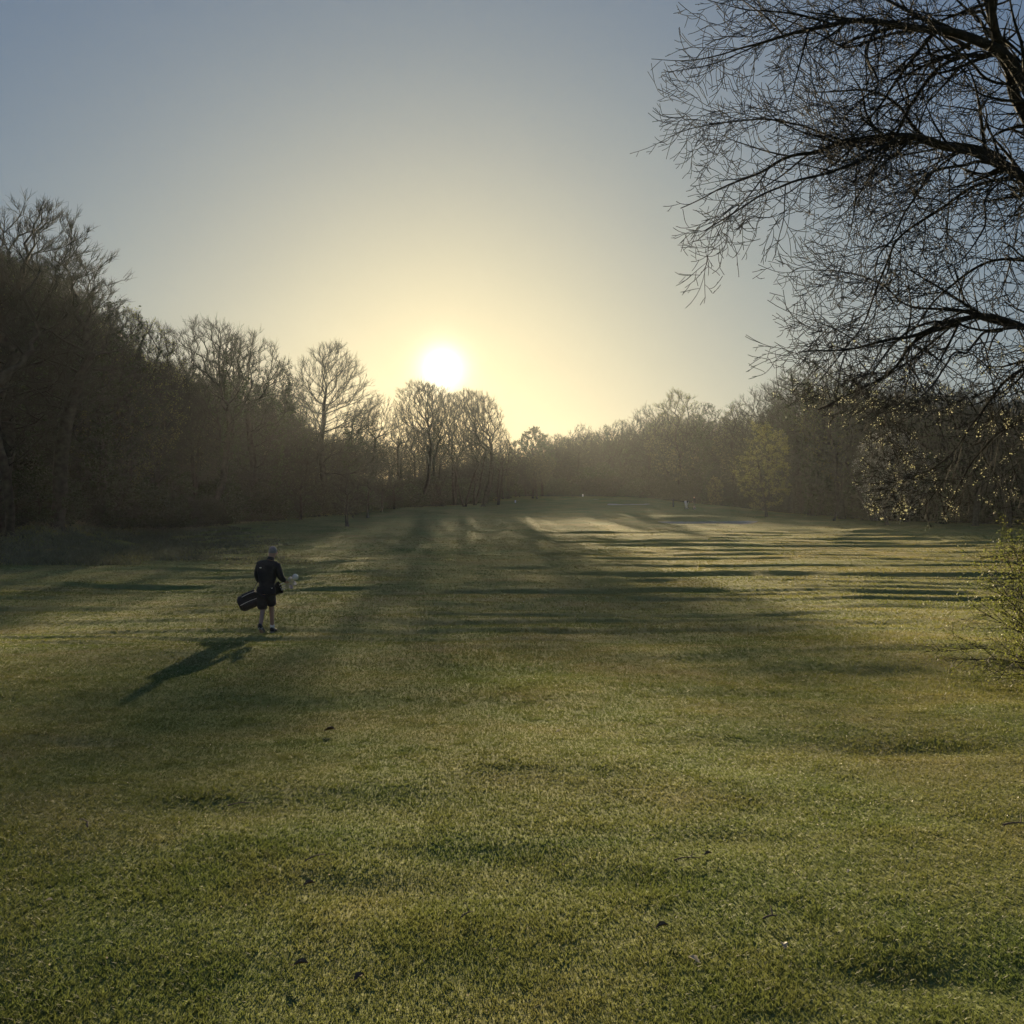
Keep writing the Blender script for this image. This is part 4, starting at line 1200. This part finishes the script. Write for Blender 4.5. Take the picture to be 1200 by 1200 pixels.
def post(px, by, h, r, mat, label, name='marker_post', cap=None):
    x, y, z = spot(px, by)
    R = empty(name, (x, y, z))
    V, Q = loft(np.array([(0, 0, -.1), (0, 0, h * .9), (0, 0, h * .97), (0, 0, h)]), np.array([r, r, r * .85, r * .2]), 10)
    mobj('post', npmesh('post', V, [Q], mat, smooth=True), R)
    V, Q = loft(np.array([(0, 0, h * .72), (0, 0, h * .84)]), np.full(2, r * 1.12), 10)
    mobj('band', npmesh('band', V, [Q], cap or mat), R)
    tag(R, label, 'post')
post(789, 594, 1.1, .12, M['blackpaint'], 'short dark post on the far bank left of the distant golfer')
post(604, 589, .45, .13, M['white'], 'small white marker on the crest right of centre')
post(683, 579, .5, .13, M['white'], 'small white marker before the far wood, right of the crest marker')

# ------------------------------------------------------------------ fallen twigs and leaves in the near grass
def ground_at(px, py):
    a = (px - 600) / 1200.0 / F; b = (600 - py) / 1200.0 / F
    for t in np.arange(2.5, 40, .01):
        q = at(px, py, t)
        if q.z <= gz(q.x, t): return q.x, t, gz(q.x, t)
    return 0, 10, 0
def twig(px, py, L, ang, r, label, fork=True):
    x, y, z = ground_at(px, py)
    R = empty('fallen_twig', (x, y, z + .026), ang)
    rr = np.random.default_rng(int(px))
    P = resample(np.array([(-L / 2, 0, 0), (-L / 6, .012, .012), (L / 5, -.01, .016), (L / 2, .008, .004)]), .02)
    V, Q = loft(P, np.linspace(r, r * .5, len(P)), 7, .06, rr)
    parts = [(V, Q)]
    if fork:
        V, Q = loft(np.array([(L / 8, 0, .013), (L / 4, .03, .03), (L / 3, .05, .034)]), np.array([r * .6, r * .5, r * .3]), 6); parts.append((V, Q))
    a = merge(parts); mobj('stick', npmesh('stick', a[0], [a[1]], M['deadtwig'], smooth=True), R)
    tag(R, label, 'twig')
def leaf(px, py, s, ang, label, mat='deadleaf'):
    x, y, z = ground_at(px, py)
    bm = bmesh.new()
    n = 9; vs = []
    for side in (-1, 0, 1):
        row = []
        for i in range(n):
            t = i / (n - 1); w = math.sin(math.pi * t) ** .7 * .32 * (1 + .25 * math.sin(i * 2.4))
            row.append(bm.verts.new((s * (t - .5), side * w * s, s * (.22 * abs(side) * math.sin(3 * t) + .15 * math.sin(2.2 * t)))))
        vs.append(row)
    for r_ in range(2):
        for i in range(n - 1): bm.faces.new((vs[r_][i], vs[r_][i + 1], vs[r_ + 1][i + 1], vs[r_ + 1][i]))
    bmesh.ops.remove_doubles(bm, verts=bm.verts, dist=1e-5)
    me = bpy.data.meshes.new('blade'); bm.to_mesh(me); bm.free(); me.materials.append(M[mat])
    for p in me.polygons: p.use_smooth = True
    R = empty('fallen_leaf', (x, y, z + .03), ang)
    mobj('leaf_blade', me, R)
    V, Q = loft(np.array([(-s * .5, 0, 0), (-s * .75, .01, .005)]), np.array([.0015, .001]), 5)
    mobj('stalk', npmesh('stalk', V, [Q], M[mat]), R)
    tag(R, label, 'leaf')
twig(370, 1012, .13, .8, .004, 'thin straight twig lying left of the dark hollow', False)
twig(103, 972, .08, 1.9, .006, 'short dark twig standing up in the left grass')
twig(282, 948, .16, .35, .004, 'long thin twig lying in the grass left of centre')
leaf(362, 1045, .06, .4, 'curled brown leaf on the browner patch left of the bright green grass')
leaf(352, 1141, .06, .1, 'dark flat leaf lowest on the left side')
leaf(421, 1157, .05, .9, 'small dark leaf right of the lowest left leaf')
leaf(57, 1065, .035, .2, 'small white petal like leaf near the bottom left corner', 'litter')
leaf(776, 1096, .06, .1, 'pale brown leaf above the long dark grass at the bottom right')
twig(806, 1014, .14, .05, .004, 'pale forked twig on the grass right of centre')
leaf(830, 1009, .05, .3, 'pale leaf just right of the pale forked twig')
twig(903, 1083, .07, .2, .005, 'small crooked twig at the lower right')
leaf(919, 1118, .045, 1.5, 'upright white leaf at the lower right', 'litter')
leaf(813, 1136, .05, 2.4, 'white curled leaf in the dark long grass at the bottom', 'litter')
twig(1192, 972, .16, .0, .006, 'dark twig cut by the right edge')
leaf(995, 1029, .03, .7, 'tiny bright leaf in the middle of the right foreground', 'litter')
leaf(655, 862, .06, .3, 'tiny pale leaf in the middle distance right of centre', 'litter')
leaf(386, 861, .11, .1, 'dark clod like leaf in the sunny grass ahead of the golfer shadow')
twig(548, 1080, .07, .7, .004, 'small pale twig in the centre foreground')

# ------------------------------------------------------------------ haze
bm = bmesh.new(); bmesh.ops.create_cube(bm, size=1)
me = bpy.data.meshes.new('haze'); bm.to_mesh(me); bm.free()
hz = mobj('haze', me)
HZX, HZY0, HZY1, HZ0, HZ1 = 1700, -320, 1520, -6, 40
hz.scale = (2 * HZX, HZY1 - HZY0, HZ1 - HZ0); hz.location = (0, (HZY0 + HZY1) / 2, (HZ0 + HZ1) / 2)
m, nt, N, L = newmat('hazy_air')
out = N.new('ShaderNodeOutputMaterial'); pv = N.new('ShaderNodeVolumePrincipled')
pv.inputs['Color'].default_value = (0.88, 0.95, 1.0, 1)
pv.inputs['Density'].default_value = 0.000085
pv.inputs['Anisotropy'].default_value = 0.66
L.new(pv.outputs[0], out.inputs['Volume'])
me.materials.append(m)
tag(hz, kind='stuff')

# ------------------------------------------------------------------ world and sun
w = bpy.data.worlds.new('World'); scene.world = w; w.use_nodes = True
nt = w.node_tree; N, L = nt.nodes, nt.links
for n_ in list(N): N.remove(n_)
out = N.new('ShaderNodeOutputWorld'); bg = N.new('ShaderNodeBackground')
sky = N.new('ShaderNodeTexSky'); sky.sky_type = 'NISHITA'; sky.sun_disc = False
sky.sun_elevation = SUN_EL; sky.sun_rotation = SUN_AZ
sky.air_density = 1.0; sky.dust_density = 1.6; sky.ozone_density = 1.2
SKY_STRENGTH = 0.08
SKYK = 1.03 / 2.64
bg.inputs['Strength'].default_value = SKY_STRENGTH
# the bright aureole of the low sun: sky light as a function of the angle from the sun
tc = N.new('ShaderNodeTexCoord')
dot = N.new('ShaderNodeVectorMath'); dot.operation = 'DOT_PRODUCT'; dot.inputs[1].default_value = SUN_DIR
L.new(tc.outputs['Generated'], dot.inputs[0])
ac = N.new('ShaderNodeMath'); ac.operation = 'ARCCOSINE'; L.new(dot.outputs['Value'], ac.inputs[0])
def gauss(sig_deg, power, col, amp):
    dv = N.new('ShaderNodeMath'); dv.operation = 'DIVIDE'; dv.inputs[1].default_value = math.radians(sig_deg); L.new(ac.outputs[0], dv.inputs[0])
    pw = N.new('ShaderNodeMath'); pw.operation = 'POWER'; pw.inputs[1].default_value = power; L.new(dv.outputs[0], pw.inputs[0])
    ng = N.new('ShaderNodeMath'); ng.operation = 'MULTIPLY'; ng.inputs[1].default_value = -1; L.new(pw.outputs[0], ng.inputs[0])
    ex = N.new('ShaderNodeMath'); ex.operation = 'EXPONENT'; L.new(ng.outputs[0], ex.inputs[0])
    sc = N.new('ShaderNodeVectorMath'); sc.operation = 'SCALE'; sc.inputs[0].default_value = [c * amp for c in col]; L.new(ex.outputs[0], sc.inputs['Scale'])
    return sc.outputs[0]
# soften the steep brightness range of the clear-sky model, channel by channel
sep = N.new('ShaderNodeSeparateColor'); cmb = N.new('ShaderNodeCombineColor'); L.new(sky.outputs[0], sep.inputs[0])
for k_, (g_, a_) in enumerate(((0.72, 0.332), (0.61, 0.388), (0.32, 0.385))):
    pw = N.new('ShaderNodeMath'); pw.operation = 'POWER'; pw.inputs[1].default_value = g_; L.new(sep.outputs[k_], pw.inputs[0])
    ml = N.new('ShaderNodeMath'); ml.operation = 'MULTIPLY'; ml.inputs[1].default_value = SKYK * a_ * 0.08 ** (g_ - 1); L.new(pw.outputs[0], ml.inputs[0])
    L.new(ml.outputs[0], cmb.inputs[k_])
acc = cmb.outputs[0]
GLOW = [(0.62, 1.15, (1.0, .95, .80), 16.0), (2.2, 1.3, (1.0, .80, .40), 0.5)]
for g_ in (GLOW if not globals().get("NOGLOW") else []):
    ad = N.new('ShaderNodeVectorMath'); ad.operation = 'ADD'; L.new(acc, ad.inputs[0]); L.new(gauss(*g_), ad.inputs[1]); acc = ad.outputs[0]
L.new(acc, bg.inputs['Color']); L.new(bg.outputs[0], out.inputs['Surface'])

sl = bpy.data.lights.new('Sun', 'SUN'); sl.energy = 5.0; sl.angle = math.radians(0.53); sl.color = (1.0, .80, .49)
so = link(bpy.data.objects.new('Sun', sl))
so.rotation_euler = SUN_DIR.to_track_quat('Z', 'Y').to_euler(); so.location = SUN_DIR * 100

# ------------------------------------------------------------------ camera
cam = bpy.data.cameras.new('Camera'); co = link(bpy.data.objects.new('Camera', cam))
cam.sensor_fit = 'HORIZONTAL'; cam.angle = 2 * math.atan(0.5 / F)
co.location = (0, 0, EYE); co.rotation_euler = (math.radians(90) + PITCH, 0, 0)
cam.clip_start = 0.05; cam.clip_end = 6000
scene.camera = co
vs = scene.view_settings
vs.view_transform = 'Standard'; vs.look = 'None'; vs.gamma = 1; vs.use_curve_mapping = False
vs.exposure = 1.4
scene.cycles.use_denoising = True
scene.cycles.max_bounces = 6; scene.cycles.diffuse_bounces = 4; scene.cycles.transmission_bounces = 3
scene.cycles.transparent_max_bounces = 4; scene.cycles.volume_bounces = 0
scene.cycles.sample_clamp_indirect = 4.0
